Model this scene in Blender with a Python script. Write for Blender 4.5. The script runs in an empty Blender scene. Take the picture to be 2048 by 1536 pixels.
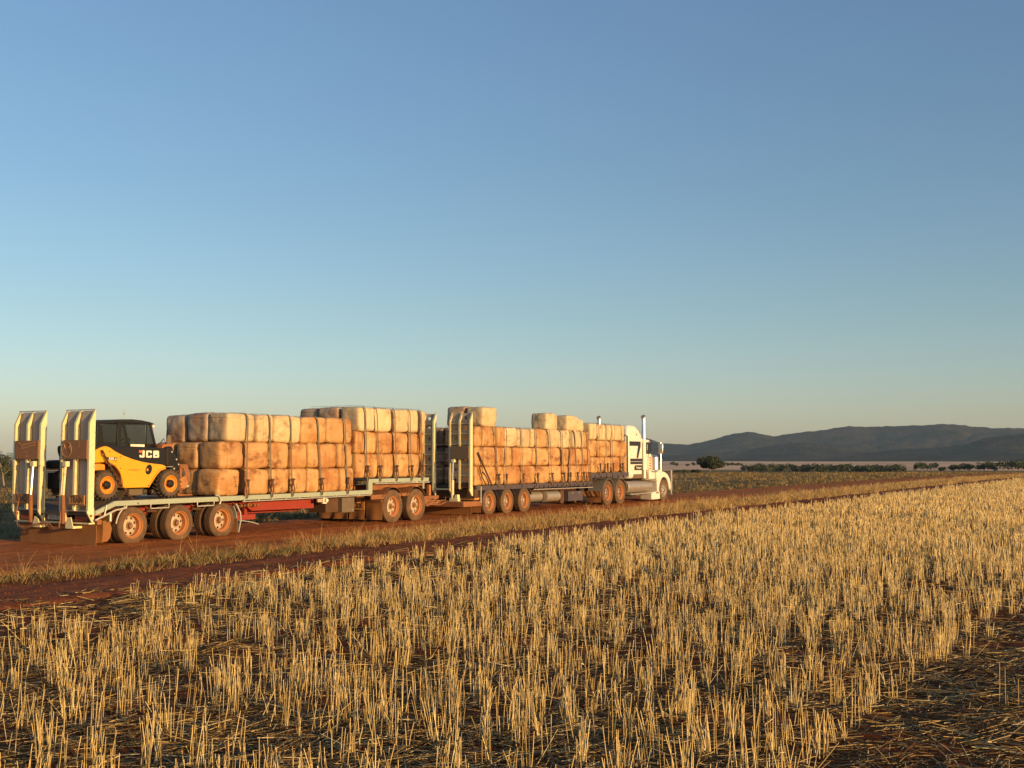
import bpy, math, random
import numpy as np
from mathutils import Vector, noise as mnoise
R = math.radians
random.seed(7); rng = np.random.default_rng(11)
S = bpy.context.scene
COL = S.collection

# ------------------------------------------------------------------ camera
cd = bpy.data.cameras.new('camera'); cam = bpy.data.objects.new('camera', cd); COL.objects.link(cam)
cd.sensor_width = 36; cd.lens = 36 * 2300 / 2048; cd.clip_end = 30000; cd.clip_start = 0.1
cam.location = (0, 0, 1.93)
cam.rotation_euler = (R(90 + 3.731), 0, R(30 - 90))
S.camera = cam

# ------------------------------------------------------------------ sky + sun
SUN_EL, SUN_AZ = 7.5, -101.0      # azimuth measured from +X (the way the truck points) towards +Y
sdir = Vector((math.cos(R(SUN_EL)) * math.cos(R(SUN_AZ)), math.cos(R(SUN_EL)) * math.sin(R(SUN_AZ)), math.sin(R(SUN_EL))))
W = bpy.data.worlds.new('World'); S.world = W; W.use_nodes = True
wn = W.node_tree.nodes; wl_ = W.node_tree.links
bg = wn['Background']
sky = wn.new('ShaderNodeTexSky'); sky.sky_type = 'NISHITA'; sky.sun_disc = False
sky.sun_elevation = R(SUN_EL); sky.sun_rotation = R(90 - SUN_AZ)
sky.air_density = 1.0; sky.dust_density = 0.45; sky.ozone_density = 2.5
tint = wn.new('ShaderNodeMix'); tint.data_type = 'RGBA'; tint.blend_type = 'MULTIPLY'
tint.inputs[0].default_value = 1.0
stc = wn.new('ShaderNodeTexCoord'); ssp = wn.new('ShaderNodeSeparateXYZ'); srm = wn.new('ShaderNodeValToRGB')
wl_.new(stc.outputs['Generated'], ssp.inputs[0]); wl_.new(ssp.outputs[2], srm.inputs[0]); wl_.new(srm.outputs[0], tint.inputs[7])
e_ = srm.color_ramp.elements     # colour of the clear evening air from the horizon up, the same all round
e_[0].position = 0.0; e_[0].color = (1.0, 0.94, 1.14, 1); e_[1].position = 0.45; e_[1].color = (1.14, 1.08, 1.10, 1)
q_ = e_.new(0.12); q_.color = (0.98, 0.93, 0.93, 1)
q_ = e_.new(0.24); q_.color = (1.0, 0.96, 0.96, 1)
wl_.new(sky.outputs[0], tint.inputs[6]); wl_.new(tint.outputs[2], bg.inputs[0])
bg.inputs[1].default_value = 0.15
sl = bpy.data.lights.new('sun', 'SUN'); sl.energy = 5.0; sl.angle = R(0.6); sl.color = (1.0, 0.63, 0.25)
sun = bpy.data.objects.new('sun', sl); COL.objects.link(sun)
sun.rotation_euler = sdir.to_track_quat('Z', 'Y').to_euler(); sun.location = (0, -40, 30)
S.view_settings.view_transform = 'Standard'; S.view_settings.look = 'None'
S.view_settings.exposure = 0.3; S.view_settings.gamma = 1.0
S.view_settings.use_curve_mapping = False
S.cycles.max_bounces = 6; S.cycles.volume_bounces = 0

# ------------------------------------------------------------------ materials
def nt_new(name):
    m = bpy.data.materials.new(name); m.use_nodes = True
    nt = m.node_tree; b = nt.nodes['Principled BSDF']
    return m, nt, b
def N(nt, t, **kw):
    n = nt.nodes.new(t)
    for k, v in kw.items():
        if isinstance(k, str) and hasattr(n, k): setattr(n, k, v)
    return n
def mixc(nt, fac, a, b, mode='MIX'):
    m = N(nt, 'ShaderNodeMix'); m.data_type = 'RGBA'; m.blend_type = mode
    for s, v in ((0, fac), (6, a), (7, b)):
        if hasattr(v, 'is_linked') or hasattr(v, 'links'): nt.links.new(v, m.inputs[s])
        elif isinstance(v, (int, float)): m.inputs[s].default_value = v
        else: m.inputs[s].default_value = (*v[:3], 1)
    return m.outputs[2]
def ramp(nt, fac, p0, p1, c0=(0, 0, 0), c1=(1, 1, 1)):
    r = N(nt, 'ShaderNodeValToRGB'); e = r.color_ramp.elements
    e[0].position = p0; e[1].position = p1; e[0].color = (*c0, 1); e[1].color = (*c1, 1)
    nt.links.new(fac, r.inputs[0]); return r.outputs[0]
def noise_tex(nt, scale, detail=4, rough=0.55, vec=None, dist=0):
    n = N(nt, 'ShaderNodeTexNoise'); n.inputs['Scale'].default_value = scale
    n.inputs['Detail'].default_value = detail; n.inputs['Roughness'].default_value = rough
    n.inputs['Distortion'].default_value = dist
    if vec is not None: nt.links.new(vec, n.inputs['Vector'])
    return n.outputs[0]
def objvec(nt, rnd=True, scale=None):
    tc = N(nt, 'ShaderNodeTexCoord'); v = tc.outputs['Object']
    if scale:
        mp = N(nt, 'ShaderNodeMapping'); mp.inputs['Scale'].default_value = scale; nt.links.new(v, mp.inputs[0]); v = mp.outputs[0]
    if rnd:
        oi = N(nt, 'ShaderNodeObjectInfo'); ml = N(nt, 'ShaderNodeMath'); ml.operation = 'MULTIPLY'; ml.inputs[1].default_value = 57.3
        nt.links.new(oi.outputs['Random'], ml.inputs[0])
        ad = N(nt, 'ShaderNodeVectorMath'); ad.operation = 'ADD'
        nt.links.new(v, ad.inputs[0]); nt.links.new(ml.outputs[0], ad.inputs[1]); v = ad.outputs[0]
    return v
def bump(nt, b, h, strength=0.3, dist=0.02):
    bp = N(nt, 'ShaderNodeBump'); bp.inputs['Strength'].default_value = strength; bp.inputs['Distance'].default_value = dist
    nt.links.new(h, bp.inputs['Height']); nt.links.new(bp.outputs[0], b.inputs['Normal'])
DUST = (0.42, 0.17, 0.065)
def paint(name, col, rough=0.45, metal=0.0, dust=0.3, dcol=DUST, sc=3.0, wear=None):
    m, nt, b = nt_new(name); v = objvec(nt)
    n1 = noise_tex(nt, sc, 6, 0.62, v); n2 = noise_tex(nt, sc * 9, 4, 0.6, v)
    c = mixc(nt, ramp(nt, n2, 0.35, 0.7), col, [x * 0.8 for x in col])
    f = ramp(nt, n1, 0.62 - dust * 0.5, 0.95 - dust * 0.45, (dust * 0.35,) * 3, (min(1, dust * 1.3),) * 3)
    c = mixc(nt, f, c, dcol)
    if wear:
        n3 = noise_tex(nt, sc * 4, 5, 0.7, v)
        c = mixc(nt, ramp(nt, n3, 0.62, 0.66, (0, 0, 0), (0.7,) * 3), c, wear)
    nt.links.new(c, b.inputs['Base Color'])
    b.inputs['Metallic'].default_value = metal
    rr = N(nt, 'ShaderNodeMapRange'); rr.inputs[3].default_value = rough; rr.inputs[4].default_value = min(1, rough + 0.45 * (0.3 + dust))
    nt.links.new(n1, rr.inputs[0]); nt.links.new(rr.outputs[0], b.inputs['Roughness'])
    bump(nt, b, n2, 0.15, 0.004)
    return m
M = {}
M['cream'] = paint('cream_paint', (0.84, 0.75, 0.42), 0.5, 0, 0.16, sc=2, wear=(0.30, 0.15, 0.07))
M['ramp_skin'] = paint('ramp_skin_paint', (0.50, 0.43, 0.35), 0.55, 0, 0.25, (0.35, 0.2, 0.12))
M['sage'] = paint('sage_green_paint', (0.36, 0.43, 0.34), 0.5, 0, 0.28, (0.42, 0.3, 0.17))
M['red'] = paint('red_chassis_paint', (0.30, 0.022, 0.013), 0.6, 0, 0.28, (0.3, 0.11, 0.045))
M['navy'] = paint('dark_blue_grey_paint', (0.05, 0.055, 0.075), 0.5, 0, 0.22)
M['rust'] = paint('dusty_rusty_steel', (0.20, 0.075, 0.03), 0.8, 0, 0.6, (0.34, 0.14, 0.05))
M['underbody'] = paint('dusty_underbody', (0.07, 0.035, 0.018), 0.85, 0, 0.3, (0.28, 0.12, 0.045))
M['tyre'] = paint('dusty_rubber', (0.07, 0.045, 0.028), 0.85, 0, 0.5, (0.24, 0.125, 0.055), sc=4)
M['tyre2'] = paint('lugged_rubber', (0.05, 0.042, 0.035), 0.85, 0, 0.45, (0.22, 0.13, 0.07), sc=5)
M['rim'] = paint('dusty_rim_paint', (0.40, 0.18, 0.07), 0.6, 0.1, 0.65, (0.48, 0.18, 0.055), sc=5)
M['hub'] = paint('dusty_alloy', (0.60, 0.53, 0.42), 0.45, 0.25, 0.45, (0.5, 0.28, 0.13), sc=9)
M['hubdark'] = paint('greasy_hub', (0.22, 0.13, 0.07), 0.6, 0.3, 0.5, sc=9)
M['flap'] = paint('dusty_rubber_flap', (0.22, 0.09, 0.026), 0.75, 0, 0.6, (0.34, 0.14, 0.04), sc=1.5)
M['orange'] = paint('orange_rim', (0.85, 0.30, 0.02), 0.45, 0, 0.12)
M['yellow'] = paint('machine_yellow', (0.88, 0.40, 0.015), 0.32, 0, 0.07, (0.5, 0.24, 0.08), sc=2)
M['arch'] = paint('dusty_wheel_arch', (0.36, 0.12, 0.04), 0.75, 0, 0.5)
M['black'] = paint('black_paint', (0.010, 0.008, 0.007), 0.38, 0, 0.05, (0.10, 0.055, 0.03), sc=2)
M['matteblack'] = paint('matte_black', (0.02, 0.017, 0.015), 0.8, 0, 0.15, (0.12, 0.06, 0.03))
M['white'] = paint('white_truck_paint', (0.82, 0.79, 0.68), 0.28, 0, 0.07, (0.6, 0.42, 0.25), sc=1.2)
M['chrome'] = paint('polished_metal', (0.88, 0.85, 0.80), 0.26, 1.0, 0.04)
M['alloy'] = paint('dull_alloy', (0.55, 0.50, 0.42), 0.42, 0.7, 0.22)
M['steel'] = paint('galvanised_steel', (0.6, 0.57, 0.5), 0.45, 0.3, 0.2)
M['hose'] = paint('dusty_hose', (0.35, 0.16, 0.09), 0.7, 0, 0.4)
M['strap'] = paint('webbing_strap', (0.16, 0.15, 0.11), 0.85, 0, 0.25, (0.3, 0.16, 0.08))
M['chain'] = paint('dark_chain', (0.07, 0.05, 0.04), 0.55, 0.5, 0.3)
M['signb'] = paint('dusty_brown_sign', (0.27, 0.14, 0.07), 0.75, 0, 0.3, (0.4, 0.18, 0.07), sc=6)
M['signy'] = paint('dusty_yellow_sign', (0.62, 0.30, 0.09), 0.7, 0, 0.3, (0.42, 0.18, 0.06), sc=8)
M['ink'] = paint('black_ink', (0.05, 0.03, 0.02), 0.7, 0, 0.25)
M['paleink'] = paint('faded_pale_ink', (0.46, 0.25, 0.12), 0.75, 0, 0.2)
M['lens'] = paint('red_lens', (0.22, 0.015, 0.01), 0.3, 0, 0.4)
M['graph'] = paint('dark_blue_decal', (0.02, 0.022, 0.035), 0.35, 0, 0.05)
M['logow'] = paint('cream_decal', (0.88, 0.82, 0.62), 0.4, 0, 0.03)
M['logoo'] = paint('orange_decal', (0.8, 0.16, 0.02), 0.4, 0, 0.03)
M['greyplate'] = paint('grey_brown_plate', (0.13, 0.105, 0.07), 0.6, 0, 0.25)
M['seat'] = paint('cab_interior', (0.05, 0.035, 0.025), 0.8, 0, 0.2)
def glass(name, col, rough=0.05, alpha=0.45):
    m, nt, b = nt_new(name)
    b.inputs['Base Color'].default_value = (*col, 1); b.inputs['Roughness'].default_value = rough
    b.inputs['Alpha'].default_value = alpha; b.inputs['Specular IOR Level'].default_value = 0.6
    return m
M['glass'] = glass('tinted_glass', (0.012, 0.013, 0.011), 0.05, 0.55)
M['truckglass'] = glass('truck_glass', (0.012, 0.016, 0.02), 0.05, 0.92)
m, nt, b = nt_new('lamp_glass'); b.inputs['Base Color'].default_value = (0.8, 0.75, 0.6, 1); b.inputs['Roughness'].default_value = 0.1; M['lamp'] = m

def bale_mat(name, cloth, dirt, d0, d1, amt, blot=(0.16, 0.085, 0.05), bamt=0.5, b0=0.60):
    m, nt, b = nt_new(name); v = objvec(nt); oi = N(nt, 'ShaderNodeObjectInfo')
    base = mixc(nt, oi.outputs['Random'], cloth, [c * 0.80 for c in cloth])
    soft = noise_tex(nt, 1.7, 2, 0.5, v, 0.2)                       # broad soft dust
    c = mixc(nt, ramp(nt, soft, d0, d1, (0.08 * amt,) * 3, (amt,) * 3), base, dirt)
    st = noise_tex(nt, 1.0, 3, 0.55, objvec(nt, True, (8, 8, 0.9)))      # faint streaks along the pull of the cloth
    c = mixc(nt, ramp(nt, st, 0.50, 0.72, (0, 0, 0), (0.30 * amt,) * 3), c, [x * 0.8 for x in dirt])
    area = noise_tex(nt, 1.5, 2, 0.5, objvec(nt, True, (1.0, 1.0, 1.3))); sp = noise_tex(nt, 5.0, 4, 0.65, v, 0.15)
    ml = N(nt, 'ShaderNodeMath'); ml.operation = 'MULTIPLY'; nt.links.new(ramp(nt, area, 0.50, 0.64), ml.inputs[0]); nt.links.new(ramp(nt, sp, b0 - 0.20, b0 + 0.04), ml.inputs[1])
    m2 = N(nt, 'ShaderNodeMath'); m2.operation = 'MULTIPLY'; nt.links.new(ml.outputs[0], m2.inputs[0]); m2.inputs[1].default_value = bamt
    c = mixc(nt, m2.outputs[0], c, blot)                          # scuffs kept to a few areas
    nt.links.new(c, b.inputs['Base Color']); b.inputs['Roughness'].default_value = 0.6
    wr = noise_tex(nt, 3.2, 2, 0.5, objvec(nt, True, (0.7, 0.7, 3.6)), 1.5)
    bump(nt, b, wr, 0.35, 0.05)
    return m
M['bale_clean'] = bale_mat('pale_wool_pack', (0.70, 0.53, 0.30), (0.50, 0.29, 0.12), 0.46, 0.76, 0.5, (0.17, 0.09, 0.05), 0.75, 0.64)
M['bale_dust'] = bale_mat('dusty_wool_pack', (0.64, 0.38, 0.155), (0.40, 0.165, 0.045), 0.42, 0.68, 0.75, (0.20, 0.065, 0.018), 0.9, 0.57)
M['bale_red'] = bale_mat('red_dust_wool_pack', (0.60, 0.33, 0.125), (0.40, 0.16, 0.045), 0.38, 0.62, 0.9, (0.20, 0.06, 0.015), 0.85, 0.58)
M['bale_end'] = bale_mat('brown_stained_wool_pack', (0.56, 0.42, 0.28), (0.28, 0.16, 0.09), 0.42, 0.62, 0.9, (0.09, 0.045, 0.025), 0.85, 0.56)

def attr_mat(name, stops, rough=0.6, trans=0.0):
    m, nt, b = nt_new(name)
    a = N(nt, 'ShaderNodeAttribute'); a.attribute_name = 'rnd'
    r = N(nt, 'ShaderNodeValToRGB'); e = r.color_ramp.elements
    e[0].position = stops[0][0]; e[0].color = (*stops[0][1], 1); e[1].position = stops[-1][0]; e[1].color = (*stops[-1][1], 1)
    for p, c in stops[1:-1]:
        q = e.new(p); q.color = (*c, 1)
    nt.links.new(a.outputs['Fac'], r.inputs[0])
    nt.links.new(r.outputs[0], b.inputs['Base Color']); b.inputs['Roughness'].default_value = rough
    if trans:
        t = N(nt, 'ShaderNodeBsdfTranslucent'); nt.links.new(r.outputs[0], t.inputs[0])
        mx = N(nt, 'ShaderNodeMixShader'); mx.inputs[0].default_value = trans
        nt.links.new(b.outputs[0], mx.inputs[1]); nt.links.new(t.outputs[0], mx.inputs[2])
        nt.links.new(mx.outputs[0], nt.nodes['Material Output'].inputs[0])
    return m
M['stalk'] = attr_mat('wheat_stalk', [(0, (0.16, 0.09, 0.04)), (0.25, (0.42, 0.27, 0.10)), (0.55, (0.72, 0.51, 0.20)), (1, (0.92, 0.75, 0.38))], 0.42, 0.12)
M['litter'] = attr_mat('fallen_straw', [(0, (0.06, 0.032, 0.010)), (0.4, (0.19, 0.115, 0.032)), (0.75, (0.50, 0.34, 0.12)), (1, (0.84, 0.66, 0.32))], 0.6)
M['drygrass'] = attr_mat('verge_grass_blades', [(0, (0.06, 0.07, 0.018)), (0.3, (0.14, 0.12, 0.035)), (0.55, (0.42, 0.25, 0.08)), (1, (0.66, 0.44, 0.17))], 0.6, 0.2)
M['greengrass'] = attr_mat('field_grass_blades', [(0, (0.055, 0.05, 0.013)), (0.4, (0.11, 0.085, 0.024)), (0.7, (0.27, 0.175, 0.062)), (1, (0.44, 0.29, 0.105))], 0.6, 0.2)
M['leaf'] = attr_mat('gum_leaves', [(0, (0.025, 0.035, 0.012)), (0.6, (0.05, 0.065, 0.02)), (1, (0.11, 0.11, 0.04))], 0.6, 0.15)
M['bark'] = paint('pale_bark', (0.30, 0.25, 0.18), 0.8, 0, 0.1, sc=6)

# ground material: zones by place, with noisy edges
def ground_material():
    m, nt, b = nt_new('ground_soil')
    tc = N(nt, 'ShaderNodeTexCoord'); v = tc.outputs['Object']
    sep = N(nt, 'ShaderNodeSeparateXYZ'); nt.links.new(v, sep.inputs[0])
    big = noise_tex(nt, 0.25, 5, 0.6, v); mid = noise_tex(nt, 2.5, 6, 0.65, v); fine = noise_tex(nt, 30, 5, 0.7, v)
    soil = mixc(nt, ramp(nt, mid, 0.35, 0.65), (0.12, 0.034, 0.010), (0.22, 0.066, 0.018))
    soil = mixc(nt, ramp(nt, fine, 0.5, 0.75), soil, (0.21, 0.075, 0.028))
    # paddock beyond the road: dry green and tan
    fv = N(nt, 'ShaderNodeMapping'); fv.inputs['Scale'].default_value = (0.25, 1.0, 1.0); nt.links.new(v, fv.inputs[0])
    p1 = noise_tex(nt, 0.12, 6, 0.65, fv.outputs[0]); p2 = noise_tex(nt, 1.3, 6, 0.7, v)
    pad = mixc(nt, ramp(nt, p1, 0.40, 0.62), (0.17, 0.115, 0.038), (0.31, 0.195, 0.07))
    pad = mixc(nt, ramp(nt, p2, 0.45, 0.7, (0, 0, 0), (0.7,) * 3), pad, (0.09, 0.07, 0.022))
    wob = N(nt, 'ShaderNodeMath'); wob.operation = 'MULTIPLY_ADD'; wob.inputs[1].default_value = 3.0
    nt.links.new(big, wob.inputs[0]); nt.links.new(sep.outputs[1], wob.inputs[2])
    mr = N(nt, 'ShaderNodeMapRange'); mr.inputs[1].default_value = 24.8; mr.inputs[2].default_value = 26.2
    nt.links.new(wob.outputs[0], mr.inputs[0])
    c = mixc(nt, mr.outputs[0], soil, pad)
    # stubble field seen from far: straw over soil
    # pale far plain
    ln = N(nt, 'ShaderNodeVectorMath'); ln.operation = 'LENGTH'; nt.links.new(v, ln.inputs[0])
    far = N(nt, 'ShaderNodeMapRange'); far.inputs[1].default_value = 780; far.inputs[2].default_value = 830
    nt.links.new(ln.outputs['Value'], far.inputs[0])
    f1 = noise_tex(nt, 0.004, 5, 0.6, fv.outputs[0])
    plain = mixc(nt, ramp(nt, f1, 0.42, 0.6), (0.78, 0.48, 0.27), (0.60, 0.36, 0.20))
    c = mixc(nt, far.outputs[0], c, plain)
    nt.links.new(c, b.inputs['Base Color']); b.inputs['Roughness'].default_value = 0.95
    b.inputs['Specular IOR Level'].default_value = 0.1
    ad = N(nt, 'ShaderNodeMath'); ad.operation = 'ADD'; nt.links.new(mid, ad.inputs[0]); nt.links.new(fine, ad.inputs[1])
    bump(nt, b, ad.outputs[0], 0.8, 0.03)
    return m
M['ground'] = ground_material()
def road_material(name, c0, c1, c2):
    m, nt, b = nt_new(name)
    tc = N(nt, 'ShaderNodeTexCoord'); v = tc.outputs['Object']
    mp = N(nt, 'ShaderNodeMapping'); mp.inputs['Scale'].default_value = (0.12, 1.4, 1); nt.links.new(v, mp.inputs[0])
    st = noise_tex(nt, 1.6, 6, 0.65, mp.outputs[0]); mid = noise_tex(nt, 3.0, 6, 0.7, v); fine = noise_tex(nt, 45, 4, 0.7, v)
    c = mixc(nt, ramp(nt, st, 0.38, 0.64), c0, c1)
    c = mixc(nt, ramp(nt, mid, 0.52, 0.75, (0, 0, 0), (0.8,) * 3), c, c2)
    c = mixc(nt, ramp(nt, fine, 0.55, 0.8, (0, 0, 0), (0.5,) * 3), c, [x * 1.35 for x in c1])
    nt.links.new(c, b.inputs['Base Color']); b.inputs['Roughness'].default_value = 0.95
    b.inputs['Specular IOR Level'].default_value = 0.1
    ad = N(nt, 'ShaderNodeMath'); ad.operation = 'ADD'; nt.links.new(mid, ad.inputs[0]); nt.links.new(fine, ad.inputs[1])
    bump(nt, b, ad.outputs[0], 0.6, 0.02)
    return m
M['road'] = road_material('red_dirt', (0.34, 0.10, 0.024), (0.47, 0.155, 0.042), (0.20, 0.058, 0.016))
M['track'] = road_material('dark_red_dirt', (0.20, 0.058, 0.022), (0.28, 0.09, 0.034), (0.12, 0.036, 0.014))
def hill_material():
    m, nt, b = nt_new('wooded_hill')
    tc = N(nt, 'ShaderNodeTexCoord'); v = tc.outputs['Object']
    a = noise_tex(nt, 0.004, 6, 0.6, v); f = noise_tex(nt, 0.05, 5, 0.7, v)
    c = mixc(nt, ramp(nt, a, 0.40, 0.60), (0.018, 0.024, 0.018), (0.060, 0.052, 0.036))
    c = mixc(nt, ramp(nt, f, 0.50, 0.72, (0, 0, 0), (0.9,) * 3), c, (0.12, 0.095, 0.065))
    nt.links.new(c, b.inputs['Base Color']); b.inputs['Roughness'].default_value = 1.0
    b.inputs['Specular IOR Level'].default_value = 0.0
    bump(nt, b, f, 1.0, 6.0)
    return m
M['hill'] = hill_material()

# ------------------------------------------------------------------ building helpers
def tag(o, label=None, cat=None, group=None, kind=None):
    if label: o['label'] = label
    if cat: o['category'] = cat
    if group: o['group'] = group
    if kind: o['kind'] = kind
    return o
def wloc(o):
    p = Vector((0, 0, 0))
    while o is not None: p += o.location; o = o.parent
    return p
def empty(name, loc, parent=None, **kw):
    o = bpy.data.objects.new(name, None); COL.objects.link(o); o.empty_display_size = 0.2
    o.location = Vector(loc) - (wloc(parent) if parent else Vector((0, 0, 0)))
    if parent: o.parent = parent
    return tag(o, **kw)
def link_mesh(name, me, parent=None, loc=None):
    o = bpy.data.objects.new(name, me); COL.objects.link(o)
    if parent: o.parent = parent
    if loc is not None: o.location = Vector(loc) - (wloc(parent) if parent else Vector((0, 0, 0)))
    return o
class MB:
    def __init__(s): s.v = []; s.f = []
    def add(s, vs, fs):
        n = len(s.v); s.v += [tuple(p) for p in vs]; s.f += [tuple(i + n for i in f) for f in fs]; return s
    def box(s, x0, x1, y0, y1, z0, z1):
        return s.add([(x0, y0, z0), (x1, y0, z0), (x1, y1, z0), (x0, y1, z0), (x0, y0, z1), (x1, y0, z1), (x1, y1, z1), (x0, y1, z1)],
                     [(0, 3, 2, 1), (4, 5, 6, 7), (0, 1, 5, 4), (1, 2, 6, 5), (2, 3, 7, 6), (3, 0, 4, 7)])
    def prism(s, pts, a0, a1, axis='y'):   # polygon (x,z) extruded along y, or (y,z) along x
        n = len(pts)
        ar = sum(pts[i][0] * pts[(i + 1) % n][1] - pts[(i + 1) % n][0] * pts[i][1] for i in range(n))
        if ar < 0: pts = pts[::-1]
        if axis == 'y': P = lambda p, a: (p[0], a, p[1])
        else: P = lambda p, a: (a, p[0], p[1])
        vs = [P(p, a0) for p in pts] + [P(p, a1) for p in pts]
        fs = [tuple(range(n)), tuple(range(2 * n - 1, n - 1, -1))] + [(i, i + n, (i + 1) % n + n, (i + 1) % n) for i in range(n)]
        if axis != 'y': fs = [f[::-1] for f in fs]
        return s.add(vs, fs)
    def cyl(s, p0, p1, r, n=14, r2=None):
        return s.tube([p0, p1], r, n, r2)
    def tube(s, path, r, n=8, r2=None):
        path = [Vector(p) for p in path]; vs = []; fs = []; prev = None
        for i, p in enumerate(path):
            d = (path[min(i + 1, len(path) - 1)] - path[max(i - 1, 0)]).normalized()
            u = d.cross(Vector((0, 0, 1)) if abs(d.z) < 0.9 else Vector((1, 0, 0))).normalized()
            if prev is not None and u.dot(prev) < 0: u = -u
            prev = u; w = d.cross(u)
            rr = r if r2 is None else r + (r2 - r) * i / (len(path) - 1)
            vs += [p + (u * math.cos(2 * math.pi * k / n) + w * math.sin(2 * math.pi * k / n)) * rr for k in range(n)]
        for i in range(len(path) - 1):
            for k in range(n):
                a = i * n + k; b_ = i * n + (k + 1) % n; fs.append((a, b_, b_ + n, a + n))
        fs.append(tuple(range(n - 1, -1, -1))); fs.append(tuple(range((len(path) - 1) * n, len(path) * n)))
        return s.add(vs, fs)
    def lathe(s, prof, c=(0, 0, 0), n=40, closed=False):   # prof (r, y) round the y axis
        vs = []; fs = []; m = len(prof)
        for r, y in prof:
            vs += [(c[0] + r * math.cos(2 * math.pi * k / n), c[1] + y, c[2] + r * math.sin(2 * math.pi * k / n)) for k in range(n)]
        for i in range(m if closed else m - 1):
            j = (i + 1) % m
            for k in range(n):
                fs.append((i * n + k, i * n + (k + 1) % n, j * n + (k + 1) % n, j * n + k))
        return s.add(vs, fs)
    def mesh(s, name, mat, off=(0, 0, 0), smooth=30):
        me = bpy.data.meshes.new(name)
        me.from_pydata([(p[0] - off[0], p[1] - off[1], p[2] - off[2]) for p in s.v], [], s.f); me.materials.append(mat)
        if smooth:
            me.polygons.foreach_set('use_smooth', [True] * len(me.polygons)); me.set_sharp_from_angle(angle=R(smooth))
        me.validate(); return me
    def build(s, name, mat, parent=None, bev=0, smooth=30, **kw):
        off = wloc(parent) if parent else Vector((0, 0, 0))
        if not parent:
            xs = np.array(s.v); off = Vector((xs[:, 0].mean(), xs[:, 1].mean(), xs[:, 2].min()))
        o = link_mesh(name, s.mesh(name, M[mat] if isinstance(mat, str) else mat, off, smooth), parent)
        if not parent: o.location = off
        if bev:
            md = o.modifiers.new('bevel', 'BEVEL'); md.width = bev; md.segments = 3 if bev > 0.03 else 2; md.limit_method = 'ANGLE'; md.angle_limit = R(40)
        return tag(o, **kw)
def text(name, s, size, loc, parent, mat, facing='-y', ext=0.002, sx=1.0, bold=0.0, align='CENTER', shear=0):
    cu = bpy.data.curves.new(name, 'FONT'); cu.body = s; cu.size = size; cu.extrude = ext; cu.offset = bold; cu.shear = shear
    cu.align_x = align; cu.align_y = 'CENTER'; cu.resolution_u = 3; cu.space_line = 0.85
    t = bpy.data.objects.new('tmp', cu); COL.objects.link(t)
    bpy.context.view_layer.update()
    me = bpy.data.meshes.new_from_object(t.evaluated_get(bpy.context.evaluated_depsgraph_get()))
    bpy.data.objects.remove(t); me.name = name; me.materials.clear(); me.materials.append(M[mat])
    n = len(me.vertices); co = np.empty(n * 3); me.vertices.foreach_get('co', co); co = co.reshape(-1, 3)
    a = co[:, 0] * sx; u = co[:, 1]; d = co[:, 2]
    if facing == '-y': q = np.stack([a, -d, u], 1)
    else: q = np.stack([-d, -a, u], 1)       # facing -x: reads left to right from behind the truck
    me.vertices.foreach_set('co', q.ravel().copy()); me.update()
    return link_mesh(name, me, parent, loc)
# lattice noise in numpy
_tab = rng.random((512, 512))
def vnoise(x, y, sc):
    x = np.asarray(x) * sc + 101.3; y = np.asarray(y) * sc + 57.7
    xi = np.floor(x).astype(int); yi = np.floor(y).astype(int); fx = x - xi; fy = y - yi
    fx = fx * fx * (3 - 2 * fx); fy = fy * fy * (3 - 2 * fy)
    g = lambda a, b_: _tab[a % 512, b_ % 512]
    return (g(xi, yi) * (1 - fx) + g(xi + 1, yi) * fx) * (1 - fy) + (g(xi, yi + 1) * (1 - fx) + g(xi + 1, yi + 1) * fx) * fy - 0.5
def sstep(a, b_, t):
    t = np.clip((t - a) / (b_ - a), 0, 1); return t * t * (3 - 2 * t)
def terrain(x, y):
    r = np.hypot(x, y); return -5.5 * sstep(100, 700, r) - 0.35 * sstep(30, 60, y) * (1 - sstep(100, 300, r))
def relief(x, y):     # clods and furrows in the paddock, nothing under the road
    r = np.hypot(x, y)
    a = 0.05 * vnoise(x, y, 1.1) + 0.035 * vnoise(x, y, 5) + 0.02 * vnoise(x, y, 14)
    a = a * (1 - sstep(60, 120, r)) * (1 - sstep(12.6, 13.2, y))
    far = 0.10 * (vnoise(x, y, 0.3) + 0.5) * sstep(26, 30, y) * (1 - sstep(300, 600, r))
    vg = (0.05 + 0.06 * vnoise(x, y, 2.0)) * sstep(15.1, 15.7, y) * (1 - sstep(16.4, 16.95, y)) * (1 - sstep(150, 300, r))
    return a + far + vg - 0.012
def gz(x, y): return terrain(x, y) + relief(x, y)
def grid_mesh(name, xs, ys, zf, mat, kind='structure', parent=None):
    X, Y = np.meshgrid(xs, ys, indexing='ij'); Z = zf(X, Y)
    nx, ny = X.shape
    v = np.stack([X, Y, Z], -1).reshape(-1, 3)
    i = np.arange(nx - 1)[:, None] * ny + np.arange(ny - 1)[None, :]
    f = np.stack([i, i + ny, i + ny + 1, i + 1], -1).reshape(-1, 4)
    return np_mesh(name, v, f, mat, kind)
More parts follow.
